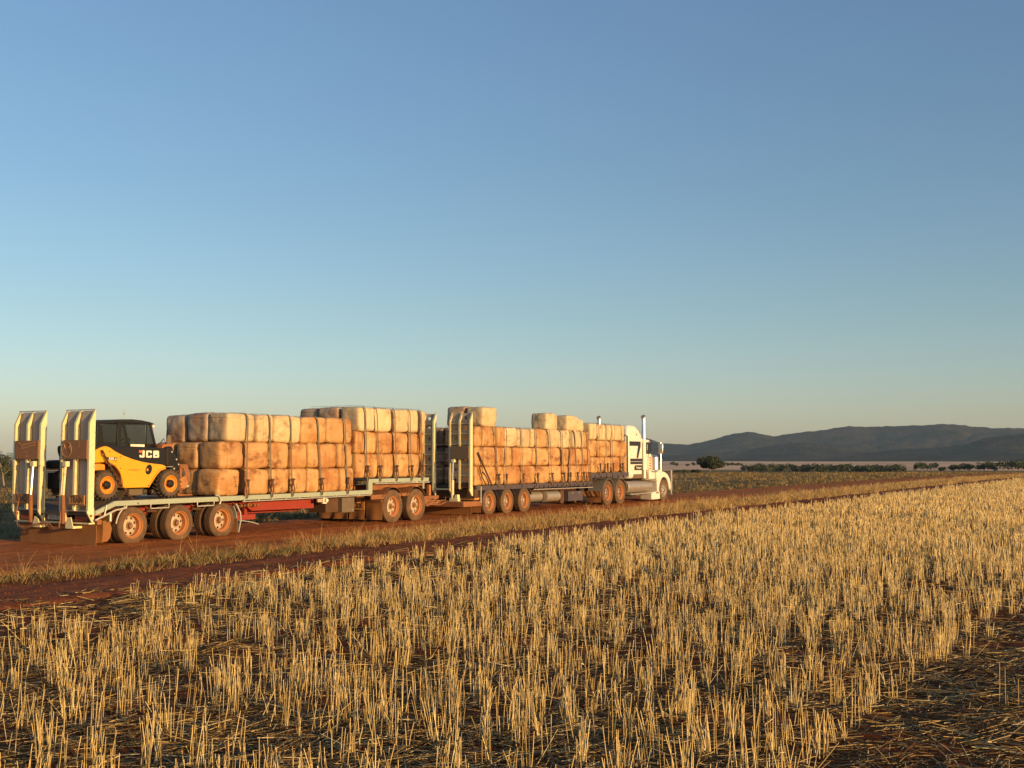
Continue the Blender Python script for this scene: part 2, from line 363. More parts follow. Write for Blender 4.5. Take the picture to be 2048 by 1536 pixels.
def np_mesh(name, v, f, mat, kind=None, rnd=None, smooth=True):
    me = bpy.data.meshes.new(name); k = f.shape[1]
    me.vertices.add(len(v)); me.vertices.foreach_set('co', np.ascontiguousarray(v, dtype=np.float32).ravel())
    me.loops.add(f.size); me.loops.foreach_set('vertex_index', f.astype(np.int32).ravel())
    me.polygons.add(len(f)); me.polygons.foreach_set('loop_start', np.arange(0, f.size, k, dtype=np.int32))
    if smooth: me.polygons.foreach_set('use_smooth', np.ones(len(f), dtype=bool))
    if rnd is not None:
        at = me.attributes.new('rnd', 'FLOAT', 'POINT'); at.data.foreach_set('value', rnd.astype(np.float32))
    me.update(); me.materials.append(M[mat]); me.validate()
    o = bpy.data.objects.new(name, me); COL.objects.link(o)
    if kind: o['kind'] = kind
    return o

# ------------------------------------------------------------------ ground, road, track
def spaced(segs):
    out = []
    for a, b_, d in segs: out += list(np.arange(a, b_ - 1e-6, d))
    out.append(segs[-1][1]); return np.array(out)
gx = spaced([(-400, -60, 40), (-60, 0, 5), (0, 3, 0.5), (3, 30, 0.09), (30, 60, 0.5), (60, 150, 3), (150, 500, 12), (500, 1500, 50), (1500, 9100, 400)])
gy = spaced([(-1200, -500, 100), (-500, -20, 30), (-20, -2, 1.5), (-2, 13.2, 0.09), (13.2, 17, 0.2), (17, 24, 0.7), (24, 60, 0.6), (60, 150, 3), (150, 600, 12), (600, 1500, 50), (1500, 9000, 400)])
ground = grid_mesh('ground', gx, gy, gz, 'ground')
def road_z(x, y):
    r = np.hypot(x, y); fade = 1 - sstep(60, 140, r)
    z = terrain(x, y) + 0.012 + 0.0003 * np.maximum(r - 50, 0)
    edge = sstep(0, 0.35, y - 16.75) * sstep(0, 0.5, 24.3 - y)
    rut = -0.02 * np.exp(-((y - 18.1) / 0.28) ** 2) - 0.02 * np.exp(-((y - 19.6) / 0.28) ** 2)
    n = 0.03 * vnoise(x * 0.2, y, 2.6) + 0.022 * vnoise(x, y, 5) + 0.014 * vnoise(x * 0.6, y, 14)
    return z + fade * (0.036 + rut * 0.7 + n) * edge - 0.03 * (1 - edge) * fade
rx = spaced([(-60, 0, 3), (0, 5, 0.5), (5, 55, 0.08), (55, 120, 0.8), (120, 700, 8)])
road = grid_mesh('dirt_road', rx, spaced([(16.6, 24.45, 0.08)]), road_z, 'road')
def track_z(x, y):
    r = np.hypot(x, y); fade = 1 - sstep(60, 140, r)
    wob = 0.25 * vnoise(x, 0 * y, 0.5)
    edge = sstep(0, 0.3, y - 13.0 - wob) * sstep(0, 0.3, 15.35 + wob - y)
    n = 0.035 * vnoise(x * 0.3, y, 2.4) + 0.03 * vnoise(x, y, 6) + 0.016 * vnoise(x, y, 15)
    return terrain(x, y) + 0.008 + 0.0003 * np.maximum(r - 50, 0) + fade * ((0.036 + n) * edge - 0.05 * (1 - edge))
track = grid_mesh('dirt_track', rx, spaced([(12.7, 15.6, 0.07)]), track_z, 'track')

# ------------------------------------------------------------------ hills
def hill(name, prof, R0, R1, Rc, amp, label, seed):
    px = np.array([p[0] for p in prof], float); py = np.array([p[1] for p in prof], float)
    xs = np.linspace(px[0], px[-1], 620); crest = np.interp(xs, px, py)
    az = math.pi / 6 - np.arctan((xs - 1024) / 2300)
    el = (918 - crest) / 2300 * np.cos(np.arctan((xs - 1024) / 2300))
    rr = np.concatenate([np.linspace(R0, Rc, 46), np.linspace(Rc, R1, 14)[1:]])
    A, Q = np.meshgrid(az, rr, indexing='ij'); E = np.broadcast_to(el[:, None], A.shape)
    X = Q * np.cos(A); Y = Q * np.sin(A)
    t = np.clip((Q - R0) / (Rc - R0), 0, 1)
    gul = 0.5 + 0.9 * vnoise(X + seed, Y, 1 / 420) - 0.9 * np.abs(vnoise(X, Y + seed, 1 / 230)) - 0.7 * np.abs(vnoise(X + 70, Y, 1 / 110)) + 0.4
    shape = np.where(Q <= Rc, t ** 1.15, 1 - 0.9 * ((Q - Rc) / (R1 - Rc)) ** 1.5)
    h = (E * Rc + 7.4) * shape * (1 - amp * gul * np.sin(np.pi * np.clip(t, 0, 1)) ** 1.0)
    h += 5.0 * vnoise(X, Y, 1 / 25) * shape + 2.5 * vnoise(X, Y, 1 / 11) * shape
    Z = -7.0 + h
    n1, n2 = X.shape; v = np.stack([X, Y, Z], -1).reshape(-1, 3)
    i = np.arange(n1 - 1)[:, None] * n2 + np.arange(n2 - 1)[None, :]
    f = np.stack([i, i + 1, i + n2 + 1, i + n2], -1).reshape(-1, 4)
    o = np_mesh(name, v, f, 'hill', 'structure'); return o
hill('hills', [(700, 919), (1000, 916), (1100, 905), (1200, 890), (1300, 878), (1322, 886), (1378, 888.7), (1420, 880), (1464, 867.5), (1494, 863), (1515, 865.7), (1548, 872), (1578, 866.7), (1629, 862), (1665, 856.5), (1702, 852), (1738, 854), (1775, 852), (1840, 850), (1884, 847.8), (1914, 848.5), (1957, 853.6), (1983, 856), (2016, 855.4), (2048, 855.8), (2150, 860), (2300, 852), (2500, 868), (2700, 880), (2900, 905), (3000, 919)], 4300, 7600, 6300, 0.62, '', 0)
hill('foothill', [(1500, 919), (1560, 914), (1650, 909), (1760, 903), (1884, 893), (1928, 888), (1968, 876), (2012, 871), (2048, 867), (2120, 862), (2250, 870), (2400, 890), (2550, 912), (2650, 919)], 3600, 5200, 4400, 0.5, '', 900)
hill('foothill', [(1290, 919), (1330, 912), (1400, 907), (1480, 902), (1540, 890), (1600, 884), (1680, 893), (1760, 904), (1850, 912), (1900, 919)], 3900, 5600, 4900, 0.5, '', 300)

# ------------------------------------------------------------------ the air
hz = bpy.data.meshes.new('haze')
x0, x1, y0, y1, z0, z1 = -500, 9300, -1400, 9200, -14, 215
hz.from_pydata([(x, y, z) for z in (z0, z1) for y in (y0, y1) for x in (x0, x1)], [], [(0, 2, 3, 1), (4, 5, 7, 6), (0, 1, 5, 4), (1, 3, 7, 5), (3, 2, 6, 7), (2, 0, 4, 6)])
hm = bpy.data.materials.new('haze_air'); hm.use_nodes = True; hn = hm.node_tree; hn.nodes.clear()
ho = hn.nodes.new('ShaderNodeOutputMaterial'); hv = hn.nodes.new('ShaderNodeVolumePrincipled')
hv.inputs['Density'].default_value = 4.2e-5; hv.inputs['Color'].default_value = (0.50, 0.72, 1.0, 1); hn.links.new(hv.outputs[0], ho.inputs['Volume'])
hz.materials.append(hm); hzo = bpy.data.objects.new('haze', hz); COL.objects.link(hzo); tag(hzo, 'thin blue evening air between the road and the hills', 'haze', None, 'stuff')

# ------------------------------------------------------------------ stalks, straw and grass (numpy)
def blades(name, base, tipvec, rad, mat, rnd, seg=1, sides=3, bend=None, kind='stuff', taper=0.55):
    n = len(base); ang = rng.random(n) * 2 * np.pi
    L = np.linalg.norm(tipvec, axis=1); d = tipvec / L[:, None]
    ref = np.where(np.abs(d[:, 2:3]) > 0.8, np.array([[1, 0, 0]]), np.array([[0, 0, 1]]))
    u = np.cross(d, ref); u /= np.linalg.norm(u, axis=1)[:, None]; w = np.cross(d, u)
    rings = []
    for s in range(seg + 1):
        t = s / seg; c = base + tipvec * t
        if bend is not None: c = c + bend * (t * t)
        rr = rad * (1 - (1 - taper) * t)
        for k in range(sides):
            a = ang + 2 * np.pi * k / sides
            rings.append(c + (u * np.cos(a)[:, None] + w * np.sin(a)[:, None]) * rr[:, None])
    v = np.stack(rings, 1); nv = v.shape[1]
    fs = []
    for s in range(seg):
        for k in range(sides if sides > 2 else 1):
            k2 = (k + 1) % sides
            fs.append([s * sides + k, s * sides + k2, (s + 1) * sides + k2, (s + 1) * sides + k])
    f = (np.arange(n)[:, None, None] * nv + np.array(fs)[None]).reshape(-1, 4)
    return np_mesh(name, v.reshape(-1, 3), f, mat, kind, np.repeat(rnd, nv), smooth=sides > 2)
def fan(x, y, amin=-1.0, amax=62.0):
    a = np.degrees(np.arctan2(y, x)); return (a > amin) & (a < amax)
# clumps in drill rows along X
rows = np.arange(-0.9, 13.1, 0.30); cx, cy = [], []
for j, ry in enumerate(rows):
    xs = np.arange(3.0, 170, 0.20); xs = xs + rng.normal(0, 0.06, len(xs))
    ys = ry + rng.normal(0, 0.035, len(xs)); cx.append(xs); cy.append(ys)
cx = np.concatenate(cx); cy = np.concatenate(cy); rc = np.hypot(cx, cy)
pres = 0.70 + 1.0 * vnoise(cx, cy, 0.8) + 0.9 * vnoise(cx + 50, cy, 2.3) + 0.32 * sstep(12, 30, rc) - 0.35 * sstep(9.0, 12.0, cy) * (1 - sstep(14, 26, cx))
pres *= 1 - 0.93 * (sstep(0.75, 1.0, cy) * (1 - sstep(1.75, 2.0, cy)))       # wheel track without stubble
pres *= 1 - 0.75 * sstep(11.6, 13.0, cy)
keep = fan(cx, cy) & (rc > 4.2) & (rng.random(len(cx)) < pres) & (rng.random(len(cx)) < np.clip(45 / rc, 0.35, 1))
cx, cy, rc = cx[keep], cy[keep], rc[keep]
hc = 0.29 + 0.14 * vnoise(cx, cy, 0.5) + 0.10 * vnoise(cx, cy, 2.5) + rng.normal(0, 0.035, len(cx))
ns = np.clip((rng.poisson(7.5, len(cx)) * (0.5 + rng.random(len(cx)))) * np.clip(32 / rc, 0.6, 1), 2, 20).astype(int)
idx = np.repeat(np.arange(len(cx)), ns); n = len(idx)
far = rc[idx]
bx = cx[idx] + rng.normal(0, 0.040, n); by = cy[idx] + rng.normal(0, 0.032, n)
h = np.clip(hc[idx] * (0.40 + 0.72 * rng.random(n) ** 0.8), 0.06, 0.5)
lean = rng.normal(0, 0.07, (n, 2)) + rng.normal(0, 0.05, (len(cx), 2))[idx]
broke = rng.random(n) < 0.05; lean[broke] *= 5; h[broke] *= 0.8
base = np.stack([bx, by, gz(bx, by) - 0.01], 1); tip = np.stack([lean[:, 0] * h, lean[:, 1] * h, h], 1)
rad = (0.0027 + 0.0016 * rng.random(n)) * np.clip(far / 14, 1, 3.2)
bend = np.concatenate([rng.normal(0, 0.012, (n, 2)), np.zeros((n, 1))], 1)
near = far < 22
def sub(m_): return base[m_], tip[m_], rad[m_]
rn = np.clip(rng.normal(0.62, 0.24, n), 0, 1)
a_, b_, c_ = sub(near); st1 = blades('wheat_stubble', a_, b_, c_, 'stalk', rn[near], 2, 3, bend[near], taper=0.75)
tag(st1, 'golden upright wheat stubble standing in rows in the near paddock', 'stubble')
a_, b_, c_ = sub(~near); st2 = blades('wheat_stubble', a_, b_, c_, 'stalk', rn[~near], 1, 3, None, taper=0.75)
tag(st2, 'dense golden stubble of the paddock farther off towards the right', 'stubble')
NST = n
# leaves hanging off the stalks
ml = near & (rng.random(n) < 0.22); k = ml.sum(); t0 = rng.random(k)[:, None] * 0.6 + 0.1
lb = base[ml] + tip[ml] * t0; a = rng.random(k) * 2 * np.pi; ll = 0.04 + 0.09 * rng.random(k)
lt = np.stack([np.cos(a) * ll * 0.6, np.sin(a) * ll * 0.6, ll * (rng.random(k) * 1.2 - 0.2)], 1)
lv = blades('stubble_leaves', lb, lt, 0.004 + 0.002 * rng.random(k), 'litter', np.clip(rng.normal(0.75, 0.2, k), 0, 1), 2, 2,
            np.stack([0 * a, 0 * a, -ll * 0.7], 1), taper=0.2)
tag(lv, 'dry curled leaf blades hanging from the near wheat stubble', 'leaves')
# straw lying on the ground
n = 130000; r = 4 + 26 * rng.random(n) ** 1.25; a = R(-1) + R(63) * rng.random(n)
lx, ly = r * np.cos(a), r * np.sin(a)
dens = 0.7 + 1.3 * vnoise(lx, ly, 0.9) + 0.9 * vnoise(lx, ly, 3.1)
ok = (ly < 12.6 + 1.3 * rng.random(n) ** 2.5) & (rng.random(n) < dens); lx, ly, r = lx[ok], ly[ok], r[ok]; n = len(lx)
a = rng.random(n) * np.pi * 2; ll = 0.07 + 0.34 * rng.random(n) ** 1.7
up = np.abs(rng.normal(0, 0.10, n)); z = np.maximum(gz(lx, ly), np.where(ly > 12.7, track_z(lx, ly), -9)) + 0.004 + 0.03 * rng.random(n) ** 2
lt = np.stack([np.cos(a) * ll, np.sin(a) * ll, up * ll], 1); lb = np.stack([lx, ly, z], 1) - lt * np.array([[0.5, 0.5, 0.3]])
bd = np.stack([-np.sin(a), np.cos(a), 0 * a], 1) * (rng.normal(0, 0.10, n) * ll)[:, None]
li = blades('fallen_straw', lb, lt, (0.0024 + 0.0022 * rng.random(n)) * np.clip(r / 12, 1, 2), 'litter', np.clip(rng.normal(0.42, 0.3, n), 0, 1), 2, 3, bd, taper=0.8)
tag(li, 'loose broken straw lying over the dark red soil between the stubble', 'straw')
# far stubble litter mat: low dense straw so the rows close up with distance
def grass(name, n, xf, yf, dens, hmin, hmax, radius, mat, mu, sd, label, cat, leanv=0.35, tuft=9, tsd=0.06, seg=2, kind='stuff', zoff=0):
    cx = xf(n); cy = yf(n); ok = rng.random(n) < dens(cx, cy); cx, cy = cx[ok], cy[ok]
    ns = np.clip(rng.poisson(tuft, len(cx)), 2, 40); idx = np.repeat(np.arange(len(cx)), ns); m_ = len(idx)
    x = cx[idx] + rng.normal(0, tsd, m_); y = cy[idx] + rng.normal(0, tsd, m_)
    hs = (hmin + (hmax - hmin) * rng.random(len(cx)) ** 2)[idx] * (0.45 + 0.6 * rng.random(m_))
    d = np.stack([x - cx[idx], y - cy[idx]], 1) / max(tsd, 1e-3) * 0.25
    ln = rng.normal(0, leanv, (m_, 2)) + d
    base = np.stack([x, y, np.maximum(gz(x, y), np.where((y > 16.8) & (y < 24.3), road_z(x, y), -99)) - 0.01], 1)
    tip = np.stack([ln[:, 0] * hs * 0.6, ln[:, 1] * hs * 0.6, hs], 1)
    bend = np.stack([ln[:, 0] * hs * 0.4, ln[:, 1] * hs * 0.4, -0.25 * hs * np.hypot(ln[:, 0], ln[:, 1])], 1)
    rr = radius * np.clip(np.hypot(x, y) / 18, 1, 6) * (0.7 + 0.6 * rng.random(m_))
    cl = np.clip(rng.normal(mu, sd, len(cx))[idx] + rng.normal(0, 0.12, m_), 0, 1)
    o = blades(name, base, tip, rr, mat, cl, seg, 2, bend, kind, taper=0.25)
    return tag(o, label, cat)
U = lambda a, b_: (lambda n: a + (b_ - a) * rng.random(n))
P_ = lambda a, b_, p: (lambda n: a + (b_ - a) * rng.random(n) ** p)
vd = lambda x, y: np.clip(0.75 + 1.2 * vnoise(x, y, 0.35) + 0.9 * vnoise(x, y, 1.6), 0.05, 1) * np.exp(-((y - 16.05 - 0.3 * vnoise(x, 0 * y, 0.4)) / 0.72) ** 4)
g1 = grass('verge_grass', 5200, P_(6, 130, 1.5), U(15.1, 17.1), vd, 0.10, 0.30, 0.0035, 'drygrass', 0.42, 0.26,
      'green and dry grass tufts on the strip between the two dirt tracks', 'grass', 0.4, 16, 0.085)
g2 = grass('tall_dry_grass', 1500, P_(8, 120, 1.3), U(15.2, 17.6), lambda x, y: 0.2 + 0.6 * sstep(16, 24, x), 0.30, 0.55, 0.0022, 'drygrass', 0.8, 0.12,
      'tall thin dry grass stems rising above the verge strip', 'grass', 0.22, 9, 0.05)
g3 = grass('verge_grass', 7000, P_(20, 200, 1.2), U(15.0, 17.4), lambda x, y: 0.5 * sstep(20, 30, x) + 0.4, 0.15, 0.38, 0.0032, 'drygrass', 0.72, 0.18,
      'thick golden grass on the verge beside the truck and farther right', 'grass', 0.3, 12, 0.09)
g4 = grass('paddock_grass', 9000, P_(24, 230, 1.4), P_(24.3, 75, 1.6), lambda x, y: np.clip(0.6 + 1.4 * vnoise(x, y, 0.12), 0.1, 1), 0.12, 0.42, 0.004, 'greengrass', 0.62, 0.22,
      'dry tan and olive grass of the flat paddock beyond the road', 'grass', 0.3, 10, 0.14)
g5 = grass('paddock_grass', 5000, U(4, 42), P_(24.2, 80, 1.3), lambda x, y: 0.9 + 0 * x, 0.08, 0.24, 0.004, 'greengrass', 0.25, 0.15,
      'short green grass of the paddock behind the rear trailer', 'grass', 0.35, 10, 0.14)
g6 = grass('track_grass', 1000, P_(6, 60, 1.2), U(12.7, 15.2), lambda x, y: 0.03 + 0.6 * (y < 13.3) + 0.3 * (y > 14.9), 0.05, 0.18, 0.003, 'drygrass', 0.7, 0.2,
      'small dry grass tufts dotted over the narrow dark track', 'grass', 0.4, 8, 0.04)
# clods on the soil and road
def clods(name, n, xf, yf, zf, smin, smax, mat, label):
    x = xf(n); y = yf(n); z = zf(x, y); s = smin + (smax - smin) * rng.random(n) ** 3
    o = np.array([(1, 0, 0), (-1, 0, 0), (0, 1, 0), (0, -1, 0), (0, 0, 1), (0, 0, -1)], float)
    v = o[None] * s[:, None, None] * (0.6 + 0.8 * rng.random((n, 6, 1))); v[:, :, 2] *= 0.7
    v += np.stack([x, y, z], 1)[:, None]
    t = np.array([(0, 2, 4), (2, 1, 4), (1, 3, 4), (3, 0, 4), (2, 0, 5), (1, 2, 5), (3, 1, 5), (0, 3, 5)])
    f = (np.arange(n)[:, None, None] * 6 + t[None]).reshape(-1, 3)
    return tag(np_mesh(name, v.reshape(-1, 3), f, mat, 'stuff', smooth=False), label, 'clods')
clods('soil_clods', 9000, P_(4, 40, 1.2), U(0, 13), gz, 0.006, 0.035, 'ground', 'dark red soil clods scattered through the stubble')
clods('road_stones', 3500, P_(6, 60, 1.1), U(16.9, 24), road_z, 0.004, 0.02, 'road', 'small red clods and stones on the dirt road')
clods('track_stones', 3000, P_(5, 60, 1.1), U(13.1, 15.2), track_z, 0.005, 0.028, 'track', 'small clods on the narrow dark red track')

# ------------------------------------------------------------------ trees
def crown_mesh(name, c, rx, ry, rz, n, leaf, seed, lobes=7, hollow=0.45):
    r_ = np.random.default_rng(seed)
    lc = r_.normal(0, 1, (lobes, 3)); lc /= np.linalg.norm(lc, axis=1)[:, None]; lc *= 0.62; lc[:, 2] = lc[:, 2] * 0.8 + 0.05
    which = r_.integers(0, lobes, n); d = r_.normal(0, 1, (n, 3)); d /= np.linalg.norm(d, axis=1)[:, None]
    rad = (hollow + (1 - hollow) * r_.random(n) ** 0.5) * (0.32 + 0.22 * r_.random(lobes))[which]
    p = (lc[which] + d * rad[:, None]) * np.array([rx, ry, rz]) + np.array(c)
    u = r_.normal(0, 1, (n, 3)); u /= np.linalg.norm(u, axis=1)[:, None]; w = np.cross(u, r_.normal(0, 1, (n, 3))); w /= np.linalg.norm(w, axis=1)[:, None]
    s = leaf * (0.6 + 0.8 * r_.random(n))[:, None]
    v = np.stack([p - u * s, p + w * s * 0.5, p + u * s, p - w * s * 0.5], 1).reshape(-1, 3)
    f = np.arange(n * 4).reshape(-1, 4); rn = np.clip(r_.normal(0.5, 0.25, n) + (r_.random(lobes) - 0.5)[which] * 0.5, 0, 1)
    o = np_mesh(name, v, f, 'leaf', None, np.repeat(rn, 4), smooth=False); return o
def tree(name, x, y, H, wid, seed, label, group=None, n=900, leaf=0.12, trunkf=0.3, cat='tree', multi=1):
    z = float(gz(np.array([x]), np.array([y]))[0]); r_ = random.Random(seed)
    t = empty(name, (x, y, z), label=label, cat=cat, group=group)
    mb = MB()
    for k in range(multi):
        a = r_.random() * 6.28; lx = wid * 0.14 * math.cos(a) * (multi > 1); ly = wid * 0.14 * math.sin(a) * (multi > 1)
        top = Vector((x + lx * 1.5, y + ly * 1.5, z + H * 0.7)); b0 = Vector((x + lx * 0.3, y + ly * 0.3, z - 0.1)); mid = (b0 + top) / 2 + Vector((r_.uniform(-1, 1), r_.uniform(-1, 1), 0)) * wid * 0.05
        mb.tube([b0, mid, top], H * 0.028, 7, H * 0.01)
        for q in range(4):
            a = r_.random() * 6.28; s0 = mid.lerp(top, r_.random() * 0.6)
            e = s0 + Vector((math.cos(a) * wid * 0.3, math.sin(a) * wid * 0.3, H * 0.22)); mb.tube([s0, s0.lerp(e, 0.5) + Vector((0, 0, -0.02 * H)), e], H * 0.013, 5, H * 0.004)
    mb.build('trunk', 'bark', t)
    c = crown_mesh('crown', (0, 0, H * (0.5 + trunkf / 2)), wid / 2, wid / 2, H * (1 - trunkf) / 2 * 1.15, n, leaf, seed)
    c.parent = t
    return t
def ray_xy(px, dist):      # a bearing as seen in the photograph and a distance, giving a place on the plain
    a = math.pi / 6 - math.atan((px - 1024) / 2300); return dist * math.cos(a), dist * math.sin(a)
x, y = ray_xy(1421, 270); tree('round_tree', x, y, 3.5, 6.8, 8, 'dark rounded leafy tree alone on the plain right of the truck', n=8200, leaf=0.17, trunkf=0.0, multi=3)
x, y = ray_xy(14, 108); tree('gum_tree', x, y, 2.75, 2.1, 9, 'small pale trunked gum tree left of the loading ramps', n=1500, leaf=0.06, trunkf=0.3, multi=2)
x, y = ray_xy(-12, 112); tree('gum_tree', x, y, 2.9, 2.9, 19, 'gum tree cut by the left edge of the view', n=1500, leaf=0.07, trunkf=0.25, multi=2)
x, y = ray_xy(34, 117); tree('gum_tree', x, y, 2.2, 3.0, 29, 'low bushy tree just left of the rear ramp', n=1500, leaf=0.07, trunkf=0.05, multi=2)
x, y = ray_xy(-60, 118); tree('gum_tree', x, y, 2.6, 3.6, 39, 'bushy tree beyond the left edge of the view', n=900, leaf=0.08, trunkf=0.1, multi=2)
tr = random.Random(3)
far_trees = []
px = 1492
while px < 1800: far_trees.append((px, 690 + tr.uniform(-30, 30), tr.uniform(3.6, 4.9), tr.uniform(7, 11), 0.02)); px += tr.uniform(5, 8)
for px, d, hh, w in [(1828, 700, 4.8, 4.5), (1841, 690, 5.8, 8), (1852, 700, 5.6, 8), (1866, 705, 5.2, 6), (1882, 640, 3.4, 4), (1905, 690, 4.6, 6), (1917, 690, 5.2, 7), (1931, 700, 5.4, 8), (1936, 690, 4.6, 5), (1958, 690, 5.4, 7), (1966, 690, 6.0, 8), (1978, 700, 6.0, 8), (1988, 690, 4.6, 5), (2003, 670, 6.2, 8), (2014, 680, 6.4, 9), (2025, 660, 6.6, 9), (2036, 680, 6.8, 10), (2047, 670, 6.6, 9), (2058, 680, 6.8, 10), (2070, 680, 6.4, 9)]:
    far_trees.append((px, d, hh, w, 0.25))
for px in (1345, 1352, 1376, 1386, 1398, 1448, 1456, 1464, 1470, 1478): far_trees.append((px, 1150 + tr.uniform(-60, 60), tr.uniform(3.0, 5.0), tr.uniform(4, 7), 0.2))
CNT = {}
NTH = ['leftmost', 'second', 'third', 'fourth', 'fifth', 'sixth', 'seventh', 'eighth', 'ninth', 'tenth']
for i, (px, d, hh, w, tf) in enumerate(far_trees):
    x, y = ray_xy(px, d)
    if tf < 0.1: L, G = 'low dark tree in the long far tree belt right of the round tree', 'trees of the far belt'
    elif d > 1000: L, G = 'tiny far tree on the pale plain beside the lone round tree', 'tiny trees on the pale plain'
    elif px < 1890: L, G = 'spreading far tree just right of the long tree belt', 'spreading trees right of the belt'
    elif px < 1995: L, G = 'spreading far tree between the belt and the right edge', 'spreading trees nearer the right edge'
    else: L, G = 'tall dark far tree in the cluster at the right edge', 'trees at the right edge'
    if tf >= 0.1:
        k_ = CNT.get(G, 0); CNT[G] = k_ + 1; L = NTH[k_] + (' ' if k_ == 0 else ' from left, ') + L
    tree('plain_tree', x, y, hh, w, 100 + i, L, G, n=340, leaf=0.5, trunkf=tf)
bushes = [(1362, 212, 0.7, 3.2), (1394, 205, 0.9, 2.4), (1643, 230, 0.7, 2.5), (1738, 300, 0.8, 3), (1795, 330, 0.8, 5)]
BL = ['low dark bush in the grass just right of the bull bar', 'low dark bush in front of the round tree', 'small dark shrub on the paddock below the middle of the tree belt', 'small shrub on the paddock below the right end of the tree belt', 'wide low shrub on the paddock left of the spreading trees']
for i, (px, d, hh, w) in enumerate(bushes):
    x, y = ray_xy(px, d); z = float(gz(np.array([x]), np.array([y]))[0])
    o = crown_mesh('shrub', (0, 0, hh * 0.4), w / 2, w / 2, hh * 0.6, 500, 0.12, 50 + i); o.location = (x, y, z); tag(o, BL[i], 'shrub')

# ------------------------------------------------------------------ wheels
Y0, Y1 = 20.4, 23.02          # near and far side of the road train
wheel_cache = {}
def wheel_meshes(kind):
    if kind in wheel_cache: return wheel_cache[kind]
    Rr, rr, w, dish = dict(low=(0.43, 0.275, 0.26, 0.165), dolly=(0.505, 0.30, 0.27, 0.13), lead=(0.45, 0.28, 0.26, 0.14), drive=(0.52, 0.30, 0.27, 0.13),
                           steer=(0.505, 0.30, 0.27, 0.03), tele=(0.315, 0.19, 0.29, 0.07))[kind]
    t = MB(); g = 0.018
    prof = [(rr, 0.035), (rr + 0.012, 0.012), (rr + (Rr - rr) * 0.35, 0.0), (rr + (Rr - rr) * 0.7, 0.004), (Rr - 0.022, 0.018), (Rr - 0.006, 0.034), (Rr, 0.05)]
    if kind != 'tele':
        for k in range(1, 4):      # tread grooves
            yy = w * k / 4; prof += [(Rr, yy - 0.012), (Rr - 0.014, yy - 0.008), (Rr - 0.014, yy + 0.008), (Rr, yy + 0.012)]
    prof += [(Rr, w - 0.05), (Rr - 0.02, w - 0.015), (rr + (Rr - rr) * 0.5, w), (rr, w - 0.03)]
    t.lathe(prof, n=56)
    if kind == 'tele':
        for k in range(20):
            for side_ in (0, 1):
                a0 = 2 * math.pi * (k + 0.5 * side_) / 20
                def pt(a, y, r): return (r * math.cos(a), y, r * math.sin(a))
                ya, yb = (0.012, w * 0.52) if side_ == 0 else (w - 0.012, w * 0.48); da = 0.17; th = 0.075
                q = [(a0, ya), (a0 + th, ya), (a0 + th + da, yb), (a0 + da, yb)]
                vs = [pt(a, y, Rr - 0.03) for a, y in q] + [pt(a, y, Rr + 0.026) for a, y in q]
                t.add(vs, [(0, 1, 2, 3), (7, 6, 5, 4), (0, 4, 5, 1), (1, 5, 6, 2), (2, 6, 7, 3), (3, 7, 4, 0)])
    r = MB()
    r.lathe([(rr + 0.016, 0.03), (rr + 0.018, 0.016), (rr + 0.002, 0.014), (rr - 0.012, 0.03), (rr - 0.016, 0.055), (rr - 0.045, 0.075), (rr - 0.05, max(dish, 0.09) + 0.02), (rr - 0.05, w - 0.03), (rr + 0.01, w - 0.02)], n=48)
    h = MB(); nh = 8 if kind != 'tele' else 0
    ro = rr - 0.05; ri = ro * 0.52; y = dish
    if nh:                       # dished disc with real hand holes
        rc = (ro + ri) / 2 + 0.01; rh = (ro - ri) * 0.30
        for k in range(nh):
            a0 = 2 * math.pi * k / nh; a1 = a0 + 2 * math.pi / nh; am = (a0 + a1) / 2
            m_ = 4; outer = []; 
            outer += [(ri, a0 + (a1 - a0) * i / m_) for i in range(m_)]
            outer += [(ri + (ro - ri) * i / m_, a1) for i in range(m_)]
            outer += [(ro, a1 + (a0 - a1) * i / m_) for i in range(m_)]
            outer += [(ro + (ri - ro) * i / m_, a0) for i in range(m_)]
            P = lambda rad, a, yy=0: (rad * math.cos(a), y + 0.02 * ((rad - ri) / (ro - ri)) ** 2 + yy, rad * math.sin(a))
            vo = [P(q[0], q[1]) for q in outer]; cxx, czz = rc * math.cos(am), rc * math.sin(am); vi = []; vb = []
            for p in vo:
                d = Vector((p[0] - cxx, p[2] - czz)).normalized(); e = (cxx + d.x * rh, czz + d.y * rh)
                yy = y + 0.02 * ((math.hypot(*e) - ri) / (ro - ri)) ** 2
                vi.append((e[0], yy, e[1])); vb.append((e[0], yy + 0.02, e[1]))
            nn = len(vo); h.add(vo + vi + vb, [(i, (i + 1) % nn, (i + 1) % nn + nn, i + nn) for i in range(nn)] + [(i + nn, (i + 1) % nn + nn, (i + 1) % nn + 2 * nn, i + 2 * nn) for i in range(nn)])
        h.lathe([(ri, y), (ri - 0.01, y - 0.004), (0.02, y - 0.006)], n=32)
    else:
        h.lathe([(ro + 0.005, y), (ro * 0.8, y + 0.01), (0.09, y + 0.012)], n=32)
    for k in range(10 if nh else 6):    # wheel nuts
        a = 2 * math.pi * k / (10 if nh else 6); q = ri * 0.82 if nh else ro * 0.8
        h.cyl((q * math.cos(a), y, q * math.sin(a)), (q * math.cos(a), y - 0.028, q * math.sin(a)), 0.013, 6)
    c = MB()
    if kind == 'tele': c.lathe([(0.0, y - 0.10), (0.06, y - 0.095), (0.088, y - 0.07), (0.095, y - 0.03), (0.10, y + 0.02)], n=28)
    else: c.lathe([(0.0, y - 0.085), (0.045, y - 0.085), (0.052, y - 0.075), (0.055, y - 0.04), (0.078, y - 0.03), (0.085, y), (0.085, y + 0.01)], n=24)
